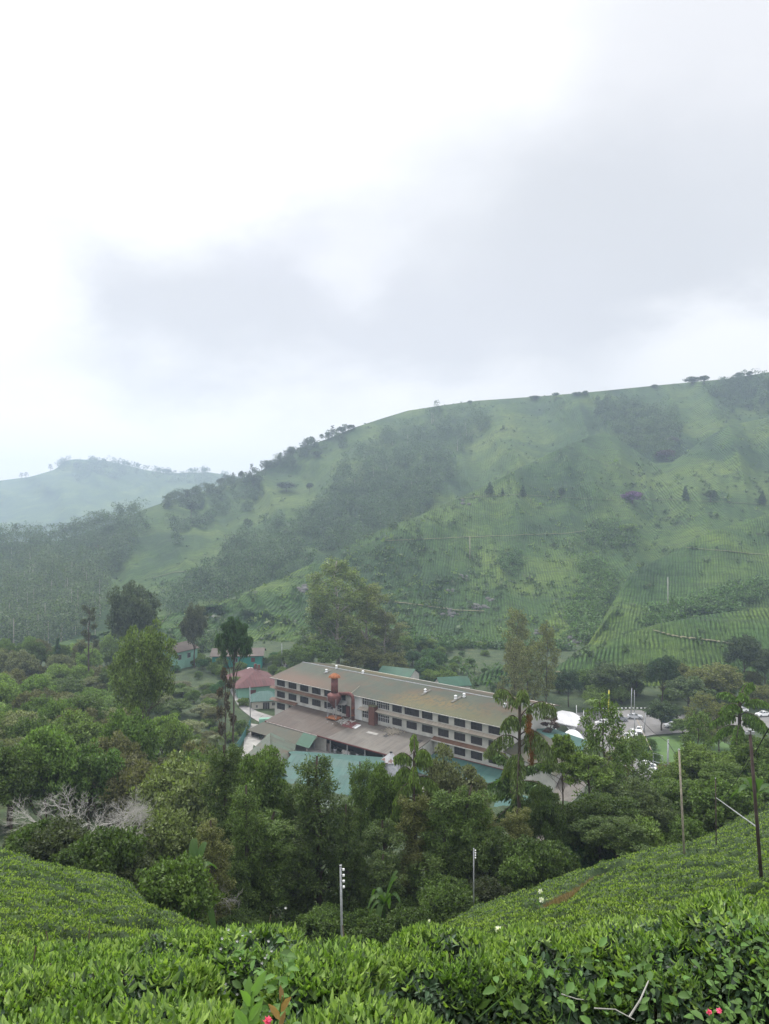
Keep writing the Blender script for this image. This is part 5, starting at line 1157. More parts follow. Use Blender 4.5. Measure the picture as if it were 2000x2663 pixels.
bld('cream_hut', 'small cream walled hut with a grey brown roof at the top of the right slope', 'hut', [([PT(1378, 97, -46.2), PT(1440, 93.5, -46.0), PT(1420, 101, -44.9), PT(1392, 102, -44.9)], RM['redbrown'])], [PT(1382, 97.3, -46.3), PT(1438, 94, -46.1), PT(1418, 100.6, -45.1), PT(1393, 101.6, -45.1)], -54, M['wall_cream'])
# buildings behind the factory
gable('green_roofed_hut', 'open hut with bright green roof behind the ridge left of centre', 'hut', frame(984, 1790, 262, math.radians(-28)), 12, 8, -64, -56.6, -54.4, RM['green'], M['wall_white'], .5)
gable('green_roofed_hut', 'teal roofed hut with a grey clerestory behind the right part of the ridge', 'hut', frame(1148, 1815, 250, math.radians(12)), 10, 8, -66, -58.2, -55.9, RM['green'], M['wall_white'], .5)
# pink roofed house with mint walls
f = frame(727, 1790, 252, math.radians(22+90)); ph = gable('pink_roofed_house', 'mint green house with a faded red hipped roof at the left end of the factory', 'house', f, 20, 14, -66, -57.9, -54.3, RM['pink'], M['wall_mint'], .8, hip=7.5,
   wins=[('l', 8, 9.8, -60.4, -59.0, 'red'), ('b', 3, 4.2, -60.6, -59.2, 'w'), ('b', 8, 9.2, -60.6, -59.2, 'w'), ('b', 13, 14.2, -60.6, -59.2, 'w')])
for x, y in ((13, 5.4), (11, 4.6)):
    mb = MB(); c = f(x, y, -54.4); mb.box((c[0], c[1], -54.0), (.9, .7, 1.8), .4); mb.build('chimney', M['brick'], ph)
f = frame(655, 1870, 238, math.radians(12)); th_ = gable('teal_roofed_cottage', 'cream walled cottage with a teal hipped roof between the red roof and the factory', 'cottage', f, 8.5, 8, -64.5, -60.1, -57.9, RM['teal'], M['wall_cream'], .7, hip=3.6,
   wins=[('f', 3.4, 5.6, -62.8, -60.6, 'w'), ('f', 6.3, 7.3, -61.8, -60.7, 'w'), ('f', 1.2, 1.9, -62.2, -61.3, 'w')])
gable('mint_cottage', 'small mint gabled cottage with two windows half hidden by the tall olive tree', 'cottage', (lambda o: frame(446, 1730, 280, math.radians(62)))(0), 14, 9.5, -62, -52.9, -50.5, RM['redbrown'], M['wall_mint'], .6, wins=[('f', 3.4, 5.2, -56, -54, 'w'), ('f', 8.4, 10.2, -56, -54, 'w')])
gable('teal_house', 'long dark teal house with brown roof beyond the red roofed one', 'house', frame(552, 1740, 284, math.radians(4)), 18.5, 10, -62, -54.6, -52.5, RM['redbrown'], M['wall_teal'], .9, wins=[('f', 3, 4.4, -57, -55.4, 'red'), ('f', 14.6, 16, -57, -55.4, 'red'), ('f', 8, 9.6, -57, -55.4, 'w')])
p = PT(650, 268, -57.6); t = thing('water_tank', p, 'round white water tank in front of the teal house', 'water tank'); mb = MB(); mb.lathe(p, [(1.1, -2.5), (1.1, 1.6), (1.16, 1.62), (1.16, 1.75)], 18); mb.build('shell', M['concrete_pale'], t, True); mb = MB(); mb.lathe(p, [(1.1, 1.76), (.9, 1.86), (.1, 1.95)], 18); mb.build('lid', M['white_paint'], t, True)
# ------------------------------------------------------------------ rusty cyclone on legs, duct, brick flue
c = on_shed(870, 1868); wc = (c[:2]-A0)@WN; zc = c[2]; cy = thing('dust_cyclone', c, 'rusty red cyclone chimney with orange conical cowl on four steel legs', 'cyclone')
zz = lambda py: -(py-CY)/F*c[1]-zc
mb = MB(); mb.lathe(c, [(.25, zz(1842)), (1.25, zz(1828)), (1.95, zz(1818)), (2.0, zz(1806)), (1.98, zz(1806)+.02), (1.35, zz(1802)), (1.05, zz(1801))], 24); mb.build('drum', M['steel_red'], cy, True)
mb = MB(); mb.lathe(c, [(1.0, zz(1804)), (.98, zz(1764))], 20); mb.build('stack', M['steel_red'], cy, True)
mb = MB(); mb.lathe(c, [(.88, zz(1764)+.005), (.88, zz(1760))], 16); mb.build('neck', M['dark'], cy, True)
mb = MB(); mb.lathe(c, [(1.0, zz(1760)), (1.75, zz(1761)), (1.5, zz(1757)), (.5, zz(1751)), (.05, zz(1750))], 14); mb.build('cowl', M['rust'], cy)
for ax, ay in ((-1.7, -1.2), (1.7, -1.2), (1.7, 1.2), (-1.7, 1.2)):
    o_ = SD*ax+WN*ay; mb = MB(); top = np.array([c[0]+o_[0], c[1]+o_[1], zc+zz(1814)]); bot = np.array([c[0]+o_[0], c[1]+o_[1], zc-.3]); mb.tube([bot, top], .09, 6); mb.build('leg', M['metal_grey'], cy)
mb = MB()
for (a, b_) in (((-1.7, -1.2), (1.7, -1.2)), ((1.7, -1.2), (1.7, 1.2)), ((1.7, 1.2), (-1.7, 1.2)), ((-1.7, 1.2), (-1.7, -1.2))):
    P1 = SD*a[0]+WN*a[1]; P2 = SD*b_[0]+WN*b_[1]; h = zc+zz(1842); q1 = np.array([c[0]+P1[0], c[1]+P1[1], h]); q2 = np.array([c[0]+P2[0], c[1]+P2[1], h]); mb.tube([q1, q2], .05, 5); mid = (q1+q2)/2; mb.tube([mid, q1-[0, 0, 2.6]], .04, 5); mb.tube([mid, q2-[0, 0, 2.6]], .04, 5)
mb.build('bracing', M['metal_grey'], cy)
mb = MB(); mb.slab([c+np.array([*(SD*x+WN*y), .32]) for x, y in ((-2, -1.5), (2, -1.5), (2, 1.5), (-2, 1.5))], .3); mb.build('base_frame', M['rust'], cy)
Yd = on_shed(918, 1872)[1]; a = on_shed(918, 1874); top = -(1812-CY)/F*Yd
mb = MB(); P = [a-[0, 0, .3], np.array([a[0], a[1], top-.6]), np.array([a[0]-.25, a[1]+.1, top+.35]), np.array([a[0]-1.0, a[1]+.2, top+.95]), np.array([c[0]+1.2, c[1]+.3, zc+zz(1802)-.3])]
dd = thing('duct_pipe', a, 'thick red brown duct bending down from the cyclone to the shed roof', 'duct'); mb.tube(P, [.50, .50, .50, .50, .48], 12); mb.build('pipe', M['steel_red'], dd, True)
for k in (.3, .62): q = P[0]+(P[1]-P[0])*k; mb = MB(); mb.lathe(q, [(.58, -.06), (.58, .06)], 16); mb.build('flange', M['rust'], dd)
mb = MB(); mb.lathe(a, [(.95, -.1), (.9, .08), (.6, .1)], 14); mb.build('collar', M['concrete_pale'], dd)
c2 = on_shed(966, 1886); t = thing('brick_flue', c2, 'square red brick flue standing against the facade right of the duct', 'chimney')
mb = MB(); h = -(1838-CY)/F*c2[1]-c2[2]; e = np.array([SD[0], SD[1], 0]); d = np.array([WN[0], WN[1], 0]); wq = 1.0; base = c2+[0, 0, h]
mb.slab([base-e*1.0-d*.1, base+e*1.0-d*.1, base+e*1.0+d*3.0, base-e*1.0+d*3.0], h+.5); mb.build('shaft', M['brick'], t)
mb = MB(); b2 = base+[0, 0, .22]; mb.slab([b2-e*1.1-d*.2, b2+e*1.1-d*.2, b2+e*1.1+d*3.1, b2-e*1.1+d*3.1], .2); mb.build('mossy_cap', plain('mossy_stone', (.10, .10, .05), .95, .4, 3), t)
# ------------------------------------------------------------------ white conical silo
ps = PT(1017, 180.5, 0); t = thing('silo', (ps[0], ps[1], -68), 'galvanised round silo with a white and rust segmented conical roof', 'silo')
zs = lambda py: -(py-CY)/F*180.5
mb = MB(); mb.lathe((ps[0], ps[1], 0), [(2.25, -68), (2.25, zs(1977))], 20); mb.build('shell', M['metal_grey'], t, True)
m, nt, b = nmat('silo_roof'); L = nt.links.new; tc = N(nt, 'ShaderNodeTexCoord'); f_ = noise(nt, tc.outputs['Object'], .9, 3, .6); L(ramp(nt, f_, [(.52, (.30, .30, .31)), (.56, (.14, .07, .05))]), b.inputs['Base Color']); b.inputs['Roughness'].default_value = .5
mb = MB()
for k in range(20):
    a0, a1 = 2*PI*k/20+.02, 2*PI*(k+1)/20-.02; z0, z1 = zs(1977), zs(1957.5); mb.slab([(ps[0]+2.5*math.cos(a0), ps[1]+2.5*math.sin(a0), z0), (ps[0]+2.5*math.cos(a1), ps[1]+2.5*math.sin(a1), z0), (ps[0]+.25*math.cos(a1), ps[1]+.25*math.sin(a1), z1), (ps[0]+.25*math.cos(a0), ps[1]+.25*math.sin(a0), z1)], .06)
o = mb.build('conical_roof', m, t); mb = MB(); mb.lathe((ps[0], ps[1], zs(1957.5)), [(.35, 0), (.38, .2), (.1, .3)], 10); mb.build('vent_cap', M['dark'], t)
# stacked sacks and gear in the yard
r = np.random.default_rng(4); sack = None
def sackmesh():
    mb = MB(); 
    for i, (sx_, z) in enumerate(((.7, 0), (1, .10), (1, .22), (.7, .32))): pass
    P = []; 
    for z, k in ((0, .8), (.08, 1), (.24, 1), (.32, .75)):
        for q in range(12): a = 2*PI*q/12; P.append((.45*k*np.sign(math.cos(a))*abs(math.cos(a))**.6, .28*k*np.sign(math.sin(a))*abs(math.sin(a))**.6, z))
    mb.V = P; mb.F = [tuple(range(11, -1, -1)), tuple(range(36, 48))]+[(j*12+q, j*12+(q+1) % 12, (j+1)*12+(q+1) % 12, (j+1)*12+q) for j in range(3) for q in range(12)]
    me = bpy.data.meshes.new('sack'); me.from_pydata(mb.V, [], mb.F); me.update(); return me
sm = sackmesh(); sm.materials.append(plain('woven_sack', (.55, .54, .52), .85, .2, 2)); sm2 = sm.copy(); sm2.materials[0] = plain('dull_sack', (.22, .17, .15), .85, .3, 2)
def stack(px, w, n, hgt, lab, group, me):
    s0 = s_at(px, w); z0 = -64.75 if w > -WS else -65.2
    for i in range(n):
        for k in range(hgt):
            p = FW(s0+i*.98+r.uniform(-.05, .05), w+r.uniform(-.08, .08), z0+.32*k); o = link('sack', me, loc=p); o.rotation_euler = (0, 0, ANG+r.uniform(-.1, .1)); tag(o, lab, 'sack', group)
stack(828, -10.2, 5, 8, 'dull brown sack in the stack beside the partition of the loading shed', 'brown sacks in the loading shed', sm2)
stack(738, -16.5, 4, 7, 'white sack in the stack under the green lean-to', 'white sacks under the green lean-to', sm); stack(652, -15.5, 3, 6, 'white sack in the stack at the left end of the lean-to', 'white sacks at the left of the lean-to', sm)
stack(893, -9.4, 3, 5, 'grey white sack in the heap inside the loading shed', 'pale sacks inside the loading shed', sm)
for px, hh, mt, lab in ((872, 1.6, 'metal_grey', 'grey metal drum in the left half of the open shed'), (930, 2.0, 'metal_grey', 'tall grey drum beside the heap of pale sacks'), (955, 1.5, 'red_trim', 'dull red drum right of the tall grey one')):
    p = FW(s_at(px, -10), -10, -64.75); t = thing('drum', p, lab, 'drum'); mb = MB(); mb.lathe(p, [(.5, 0), (.5, hh*.33), (.53, hh*.34), (.5, hh*.36), (.5, hh*.66), (.53, hh*.67), (.5, hh*.69), (.5, hh)], 14); mb.build('body', M[mt], t, True); mb = MB(); mb.lathe(p, [(.47, hh), (.47, hh+.05)], 14); mb.build('lid', M['dark'], t)
for px, lab in ((766, 'left blue gate leaf at the loading yard'), (785, 'right blue gate leaf at the loading yard')):
    s0 = s_at(px, -19.3); t = thing('blue_gate', FW(s0, -19.3, -65.5), lab, 'gate'); mb = MB()
    P = [FW(s0, -19.3, -65.6), FW(s0+1.6, -18.3, -65.6), FW(s0+1.6, -18.3, -62.9), FW(s0, -19.3, -63.7)]
    for i in range(4): mb.tube([P[i], P[(i+1) % 4]], .07, 5)
    mb.build('frame', M['blue'], t); mb = MB()
    for k in range(1, 7): q = k/7; mb.tube([P[0]+(P[1]-P[0])*q, P[3]+(P[2]-P[3])*q], .035, 4)
    mb.build('bars', M['blue'], t)
# ------------------------------------------------------------------ white canopy and tents by the car park
t = thing('white_canopy', PT(1450, 222, -62), 'flat white canopy roof on posts beside the car park', 'canopy')
cp = [PT(1394, 213.4, -58.5), PT(1500, 204.3, -58.5), PT(1512, 213, -58.3), PT(1490, 218, -58.2), PT(1462, 220, -58.2)]
mb = MB(); mb.slab(cp, .25); o = mb.build('roof', RM['white'], t); uvbox(o, cp[0], (1, 0, 0), (0, 1, 0))
for q in (cp[0], cp[1], cp[3]): mb = MB(); mb.tube([q*[.995, 1, 1]-[0, 0, 5], q*[.995, 1, 1]-[0, 0, .2]], .09, 6); mb.build('post', M['metal_grey'], t)
def tent(px, Y, z, rx, ry, h, rz, lab):
    t = thing('white_tent', PT(px, Y, z), lab, 'tent', rz=rz); V = []; n = 14
    U_, W_ = np.meshgrid(np.linspace(-1, 1, n), np.linspace(-1, 1, n), indexing='ij'); Z = h*(1-np.abs(U_)**2.2)*(.62+.38*W_**2)+.18*np.abs(U_*W_)-.2
    P = np.stack([U_*rx, W_*ry*(1-.12*np.abs(U_)), Z], -1).reshape(-1, 3); g = grid(n, n); P2 = P-[0, 0, .08]
    V = np.concatenate([P, P2]); Q = np.concatenate([g, g[:, ::-1]+n*n]); o = link('membrane', mesh_np('membrane', V, Q, M['white_paint'], True), t)
    for sx_, sy_ in ((-1, -1), (1, -1), (1, 1), (-1, 1)): mb = MB(); mb.tube([(sx_*rx*.97, sy_*ry*.86, -3), (sx_*rx*.97, sy_*ry*.86, -.15)], .08, 6); o = mb.build('post', M['metal_grey'], None); o.parent = t
    return t
tent(1412, 203, -60.2, 3.6, 3.2, 2.8, -.5, 'white vaulted tent nearest the green annexe roof'); tent(1468, 208, -60.3, 2.4, 2.6, 2.2, -.5, 'white vaulted tent with an open side right of the nearest one'); tent(1484, 198, -60.2, 3.0, 2.8, 2.2, -.5, 'low white vaulted tent half hidden by the large leafed tree')
tree('thin', 1432, 188, 1864, 60, 'purple_leaf_tree', 'dark red leafed sapling in front of the white tents', (.06, .025, .025), dz=1)
# ------------------------------------------------------------------ road, car park, lawn, lanes
ground_pts = lambda L_: [gp(*p) for p in L_]
def XYs(L_): return [((px-CX)/F*Y, Y) for px, Y in L_]
tag(drape('car_park', XYs([(1480, 232), (1560, 232), (1650, 231), (1740, 226), (1830, 222), (1960, 219), (2200, 222)]), XYs([(1480, 203), (1560, 200), (1620, 198), (1700, 204), (1800, 206), (1900, 204), (2100, 206)]), M['asphalt'], .25, 60, 14), kind='structure')
tag(drape('road', XYs([(1500, 205), (1560, 195), (1610, 180), (1650, 168), (1690, 158), (1725, 150)]), XYs([(1545, 205), (1620, 198), (1640, 186), (1680, 174), (1722, 163), (1760, 154)]), M['asphalt'], .22, 50, 8), kind='structure')
m, nt, b = nmat('lawn'); L = nt.links.new; tc = N(nt, 'ShaderNodeTexCoord'); f1 = noise(nt, tc.outputs['Object'], .15, 5); L(ramp(nt, f1, [(.35, (.045, .095, .022)), (.65, (.07, .13, .03))]), b.inputs['Base Color']); b.inputs['Roughness'].default_value = .95; bump(nt, b, noise(nt, tc.outputs['Object'], 6, 4), .6, .1); M['lawn'] = m
tag(drape('lawn', XYs([(1625, 196), (1700, 202), (1800, 204), (1860, 200), (1900, 190)]), XYs([(1650, 182), (1690, 170), (1730, 160), (1800, 152), (1880, 155)]), M['lawn'], .18, 50, 22), kind='structure')
M['lane'] = plain('worn_concrete_lane', (.26, .25, .24), .9, .3, .4)
tag(drape('lane', XYs([(592, 268), (600, 252), (622, 238), (655, 229), (690, 222)]), XYs([(604, 268), (622, 249), (642, 240), (672, 235), (712, 231)]), M['lane'], .25, 50, 6), kind='structure')
tag(drape('yard', XYs([(640, 224), (700, 222), (900, 200), (1130, 184)]), XYs([(630, 190), (760, 188), (900, 180), (1130, 165)]), M['concrete'], .15, 60, 16), kind='structure')
tag(drape('path', XYs([(718, 262), (735, 285), (742, 300)]), XYs([(724, 262), (741, 285), (748, 300)]), M['concrete'], .2, 20, 3), kind='structure')
# kerb rail with black and white blocks
t = thing('striped_barrier', gpt(1650, 231, 0), 'black and white banded barrier along the far side of the car park', 'barrier')
pts = [gpt(px, 232.5-(px-1540)*.022, 1.0) for px in np.linspace(1535, 1745, 43)]
for k, mt in ((0, 'white_paint'), (1, 'rubber')):
    mb = MB()
    for i in range(k, 42, 2): mb.tube([pts[i], pts[i+1]], .16, 6)
    mb.build('white_bands' if k == 0 else 'black_bands', M[mt], t)
mb = MB()
for i in range(0, 43, 6): mb.tube([pts[i]-[0, 0, 1.4], pts[i]], .08, 5)
mb.build('posts', M['concrete'], t)
# ------------------------------------------------------------------ cars
def make_car(col, suv=False):
    t = thing('parked_car', (0, 0, 0), 'car', 'car'); Ln, Wd = 4.3, 1.72; h = .12 if suv else 0
    prof = [(-2.15, .35), (-2.13, .72), (-1.95, .92+h), (-1.0, 1.02+h), (-.35, 1.06+h), (.95, 1.08+h), (1.75, 1.02+h), (2.1, .92+h), (2.15, .45), (2.1, .28), (-2.1, .28)]
    if suv: prof[6] = (2.0, 1.1+h)
    mb = MB(); n = len(prof)
    for y, sc in ((-Wd/2, 1), (Wd/2, 1)): mb.V += [(x, y*(.96 if z > .9 else 1), z) for x, z in prof]
    mb.F = [tuple(range(n))[::-1], tuple(range(n, 2*n))]+[(i, (i+1) % n, n+(i+1) % n, n+i) for i in range(n)]
    # roof and pillars as a tapering cabin
    top = 1.48+h*1.6; bx = [(-.95, 1.02+h), (-.25, top-.03), (.75, top), (1.55 if not suv else 1.95, 1.05+h)]
    if suv: bx[2] = (1.5, top)
    zr = top; x0, x1 = bx[1][0], bx[2][0]; mb.slab([(x0, -.62, zr), (x1, -.62, zr), (x1, .62, zr), (x0, .62, zr)], .07)
    for y in (-1, 1):
        for a, b_ in ((bx[0], bx[1]), (bx[3], bx[2]), (((x0+x1)/2+.1, 1.05+h), ((x0+x1)/2+.05, top))): mb.tube([(a[0], y*.80, a[1]), (b_[0], y*.61, b_[1]-.04)], .045, 4)
    paint = plain('car_paint', col, .25, .03, .5, .0, .6); mb.build('body', paint, None).parent = t
    mb = MB(); b_ = 8; V = [(bx[0][0], -.80, bx[0][1]), (bx[3][0], -.80, bx[3][1]), (bx[3][0], .80, bx[3][1]), (bx[0][0], .80, bx[0][1]), (x0, -.6, zr-.07), (x1, -.6, zr-.07), (x1, .6, zr-.07), (x0, .6, zr-.07)]
    mb.V = V; mb.F = [(0, 1, 5, 4), (2, 3, 7, 6), (1, 2, 6, 5), (3, 0, 4, 7), (4, 5, 6, 7), (3, 2, 1, 0)]; mb.build('windows', M['car_glass'], None).parent = t
    for x in (-1.32, 1.32):
        for y in (-.80, .80):
            mb = MB(); mb.tube([(x, y-.1, .32), (x, y+.1, .32)], .32, 14); w = mb.build('wheel', M['rubber'], None); w.parent = t; mb = MB(); s_ = .11 if y > 0 else -.11; mb.tube([(x, y+s_*.7, .32), (x, y+s_*1.1, .32)], .19, 10); g = mb.build('rim', M['metal_grey'], None); g.parent = w
    for y in (-.58, .58):
        mb = MB(); mb.box((-2.10, y, .70), (.12, .34, .14)); mb.build('headlight', M['ceramic'], None).parent = t; mb = MB(); mb.box((2.12, y, .82), (.08, .30, .14)); mb.build('tail_lamp', M['lamp_red'], None).parent = t
    mb = MB(); mb.box((-2.15, 0, .55), (.05, .9, .16)); mb.build('grille', M['dark'], None).parent = t
    mb = MB(); mb.box((2.16, 0, .62), (.03, .5, .12)); mb.box((-2.18, 0, .42), (.02, .5, .11)); mb.build('number_plate', M['white_paint'], None).parent = t
    return t
def put(t, px, Y, rz, label, dz=.27, used=set()):
    if t.name in used: t = copy_thing(t, (0, 0, 0))
    used.add(t.name); p = gpt(px, Y, dz)
    e = .6; X = p[0]; gx = (gzf(X+e, Y)-gzf(X-e, Y))/(2*e); gy = (gzf(X, Y+e)-gzf(X, Y-e))/(2*e)
    nrm = Vector((-gx, -gy, 1)).normalized(); fw = Vector((math.cos(rz), math.sin(rz), 0)); fw = (fw-nrm*fw.dot(nrm)).normalized(); sd = nrm.cross(fw)
    from mathutils import Matrix
    t.rotation_euler = Matrix((fw, sd, nrm)).transposed().to_euler(); t.location = tuple(p); t['label'] = label; t['category'] = 'car'; t['group'] = 'cars parked beside the factory'; return t
silver = make_car((.50, .51, .53)); white = make_car((.78, .78, .78)); wsuv = make_car((.76, .76, .76), True); blue = make_car((.04, .07, .13)); grey = make_car((.25, .26, .27))
put(silver, 1651, 221, -.28+PI, 'silver saloon standing on the car park by the striped barrier')
put(white, 1568, 217, -.1, 'white car half hidden behind the large leafed tree'); put(grey, 1612, 219, .1, 'grey car between the white one and the silver saloon')
put(white, 1630, 201, 1.35, 'white car parked left of the grey lamp pole'); put(wsuv, 1648, 203, 1.35, 'tall white car parked just right of the grey lamp pole'); put(white, 1664, 206.5, 1.2, 'white car third in the row by the lawn edge')
put(grey, 1624, 190, 1.5, 'silver grey car below the yellow object at the road')
put(blue, 1736, 217, .2, 'dark blue car under the trees by the road'); put(silver, 1748, 211, .1, 'pale silver car under the trees nearer the lawn'); put(grey, 1878, 212, -.2, 'grey car seen through thin trunks at the right')
put(white, 1985, 220, .2, 'white car at the right edge beyond the palm'); put(white, 1926, 226, .1, 'white roofed car behind the bright palm')
put(white, 1681, 172, 2.2, 'white car at the upper end of the row beside the red shrub'); put(wsuv, 1692, 168, 2.2, 'white car second in the row beside the red shrub'); put(white, 1706, 164.5, 2.2, 'white car third in the row beside the red shrub')
put(silver, 1610, 181, 1.9, 'silver car glimpsed through leaves below the road bend'); put(grey, 1592, 184, 1.9, 'grey car glimpsed left of the silver one'); put(grey, 1648, 186, 2.2, 'grey car parked where the lane passes the lawn')
# red shrub on the lawn and flower bushes
plant('bush1', *gpt(1738, 164, -.2), 1.5, .75, 'red_shrub', 'low dark red clipped shrub on the lawn beside the tall pole', 'shrub', None, (.12, .012, .02))
for px, Y, lab in ((1655, 184, 'small shrub with red flowers at the left border of the lawn'), (1672, 178, 'shrub with reddish tips below the first on the lawn border'), (1690, 190, 'round green shrub at the upper border of the lawn'), (1700, 176, 'green shrub in the middle of the lawn border'), (1665, 194, 'green shrub beside the row of parked cars')):
    plant('bush0', *gpt(px, Y, -.2), .9, .9, 'border_shrub', lab, 'shrub', None, (.07, .12, .03))
plant('bush2', *gpt(1716, 159, -.2), .8, .8, 'border_shrub', 'dark green clipped shrub at the foot of the tall lawn pole', 'shrub', None, (.03, .07, .025))
# ------------------------------------------------------------------ poles, wires
def pole(name, label, P0, P1, r0, mat, arms=(), cat_='pole', ins=None):
    P0 = np.array(P0, float); P1 = np.array(P1, float); t = thing(name, P0, label, cat_); mb = MB(); mb.tube([P0, (P0+P1)/2, P1], [r0, r0*.9, r0*.8], 10); mb.build('shaft', mat, t, True)
    mb = MB(); d = (P1-P0)/np.linalg.norm(P1-P0); mb.tube([P1, P1+d*.05], r0*.95, 10); mb.build('cap', M['metal_grey'], t)
    for h, L_ in arms:
        q = P1-d*h; mb = MB(); mb.box(q, (L_, .1, .1)); mb.build('crossarm', M['metal_grey'], t)
    if ins:
        for h, sz in ins:
            q = P1-d*h+np.array([sz*2.1, -.02, 0]); mb = MB(); mb.box(q-[sz*1.1, 0, 0], (sz*1.6, .03, .03)); br = mb.build('bracket', M['dark'], t)
            mb = MB(); mb.lathe(q, [(sz*.45, -sz*.9), (sz*.9, -sz*.7), (sz, -sz*.1), (sz*.55, 0), (sz*.95, sz*.2), (sz*.9, sz*.7), (sz*.3, sz*.9)], 12); mb.build('insulator', M['ceramic'], t, True)
    return t
Y = 30.; sp = 15/F*Y
pole('insulator_pole', 'pale steel pole with four white insulators in the middle of the picture', at(892, 2600, Y), at(886, 2253, Y), .055, M['metal_grey'], ins=[(.12+k*sp, .052) for k in range(4)])
Y = 58.
pole('insulator_pole', 'smaller distant pole with four white insulators at the wood edge', gpt(1232, Y, -.5), at(1232, 2208, Y), .055, M['metal_grey'], ins=[(.1+k*6.3/F*Y, .06) for k in range(4)])
pole('wooden_pole', 'pale leaning wooden pole on the right tea slope', gpt(1782, 49, -.3), at(1766, 1950, 49), .075, M['wood_pale'])
pole('thin_dark_pole', 'thin dark pole behind the silver strut on the right slope', gpt(1863, 52, -.3), at(1861, 2025, 52), .045, M['wood_dark'])
pole('tall_dark_pole', 'tall dark leaning pole with a small crossbar near the right edge', gpt(1987, 28, -.4), at(1950, 1900, 28), .07, M['wood_dark'], arms=[(.08, .32)])
mb = MB(); mb.tube([at(1863, 2075, 52), at(1974, 2155, 28.2)], .028, 6); tag(mb.build('strut', M['metal_grey'], origin=at(1863, 2075, 52)), 'silver strut running from the thin pole to the tall dark pole', 'strut')
def wire(pts, rad, lab, nm='cable'):
    mb = MB(); mb.tube([np.array(p) for p in pts], rad, 5); tag(mb.build(nm, M['rubber'], origin=pts[0]), lab, 'cable')
wire([at(2010, 1880, 27), at(1990, 1910, 32), at(1965, 1955, 42), at(1915, 2030, 60), at(1880, 2078, 75)], .025, 'black sagging cable crossing before the tall dark pole')
wire([at(1950, 1905, 28), at(1950, 1960, 38), at(1925, 2010, 55)], .015, 'thinner black cable from the top of the tall dark pole')
pole('lamp_pole', 'tall grey pole behind the silver saloon', gpt(1641, 226, 0), at(1643, 1790, 226), .16, M['metal_grey'])
pole('lamp_pole', 'thinner grey pole beside the tall one behind the silver saloon', gpt(1650, 226, 0), at(1650, 1795, 226), .12, M['metal_grey'])
pole('lamp_pole', 'grey pole rising between the parked white cars', gpt(1649, 196, 0), at(1651, 1852, 196), .15, M['metal_grey'])
pole('lamp_pole', 'thin grey pole right of the silver saloon', gpt(1674, 205, 0), at(1680, 1852, 205), .13, M['metal_grey'])
pole('lawn_pole', 'stout grey pole standing on the lawn in front of the red shrub', gpt(1735, 158, 0), at(1738, 1924, 158), .20, M['metal_grey'])
pole('lawn_pole', 'grey pole under the trees right of the red shrub', gpt(1781, 160, 0), at(1780, 1925, 160), .22, M['metal_grey'])
mb = MB(); mb.tube([at(1737, 2008, 158), at(1778, 1966, 160)], .10, 6); tag(mb.build('stay_bar', M['wood_pale'], origin=at(1737, 2008, 158)), 'slanting stay bar between the two lawn poles', 'stay')
mb = MB(); mb.tube([at(1657, 1872, 200), at(1696, 1955, 172)], .11, 6); tag(mb.build('stay_bar', M['wood_pale'], origin=at(1657, 1872, 200)), 'long pale slanting bar above the lawn border', 'stay')
wire([at(1652, 1856, 196), at(1700, 1905, 180), at(1737, 1930, 158)], .05, 'overhead wire from the car park pole to the lawn pole'); wire([at(1738, 1932, 158), at(1765, 1975, 150), at(1800, 2010, 142)], .06, 'overhead wire running down from the lawn pole to the trees')
t = thing('goal_frame', gpt(1710, 160), 'thin metal frame of two uprights and a top bar on the lawn', 'frame'); mb = MB(); a = at(1699, 1958, 160); b_ = at(1723, 1965, 160); mb.tube([gpt(1699, 160), a, b_, gpt(1722, 160)], .09, 6); mb.build('frame', M['metal_grey'], t); mb = MB(); mb.tube([at(1696, 1979, 160), at(1737, 1990, 158)], .08, 5); mb.build('crossbar', M['metal_grey'], t)
pole('yellow_pole', 'yellow painted pole rising behind the white cars', gpt(1581, 224, 0), at(1584, 1794, 224), .20, M['yellow'])
pole('white_post', 'thin white post above the right end of the white canopy', gpt(1500, 224, 0), at(1499, 1834, 224), .13, M['white_paint']); pole('white_post', 'thin white post left of the cars behind the canopy', gpt(1518, 222, 0), at(1518, 1847, 222), .13, M['white_paint'])
pole('lamp_pole', 'thin lamp pole behind the houses left of the factory ridge', gpt(733, 290, 0), at(733, 1674, 290), .16, M['metal_grey'])
pole('pale_pole', 'pale pole beside the corner of the red roofed house', gpt(651, 228, 0), at(650, 1787, 228), .14, M['metal_grey'])
pole('thin_white_pole', 'thin white mast on the right hillside', H4.at(1737, 1592), H4.at(1737, 1592)+np.array([0, 0, 17]), .22, M['concrete_pale'])
pole('dead_tree', 'bare pale trunk standing on the middle of the tea hill', H3.at(1222, 1455), H3.at(1222, 1455)+np.array([0, 0, 15]), .3, M['bark_pale'])
# teal mesh fence along the lane
t = thing('teal_fence', gpt(615, 205), 'teal netting fence on the bank below the lane', 'fence'); mb = MB(); mp = MB()
FP = [gpt(px, Y) for px, Y in ((610, 190), (625, 200), (640, 211), (652, 222))]
for a, b_ in zip(FP, FP[1:]): mb.slab([a+[0, 0, 2.3], b_+[0, 0, 2.3], b_+[.05, .05, 2.3], a+[.05, .05, 2.3]], 2.2)
for q in FP: mp.tube([q, q+[0, 0, 2.5]], .06, 5)
mb.build('netting', plain('teal_netting', (.05, .16, .15), .8, .2), t); mp.build('posts', M['metal_grey'], t)
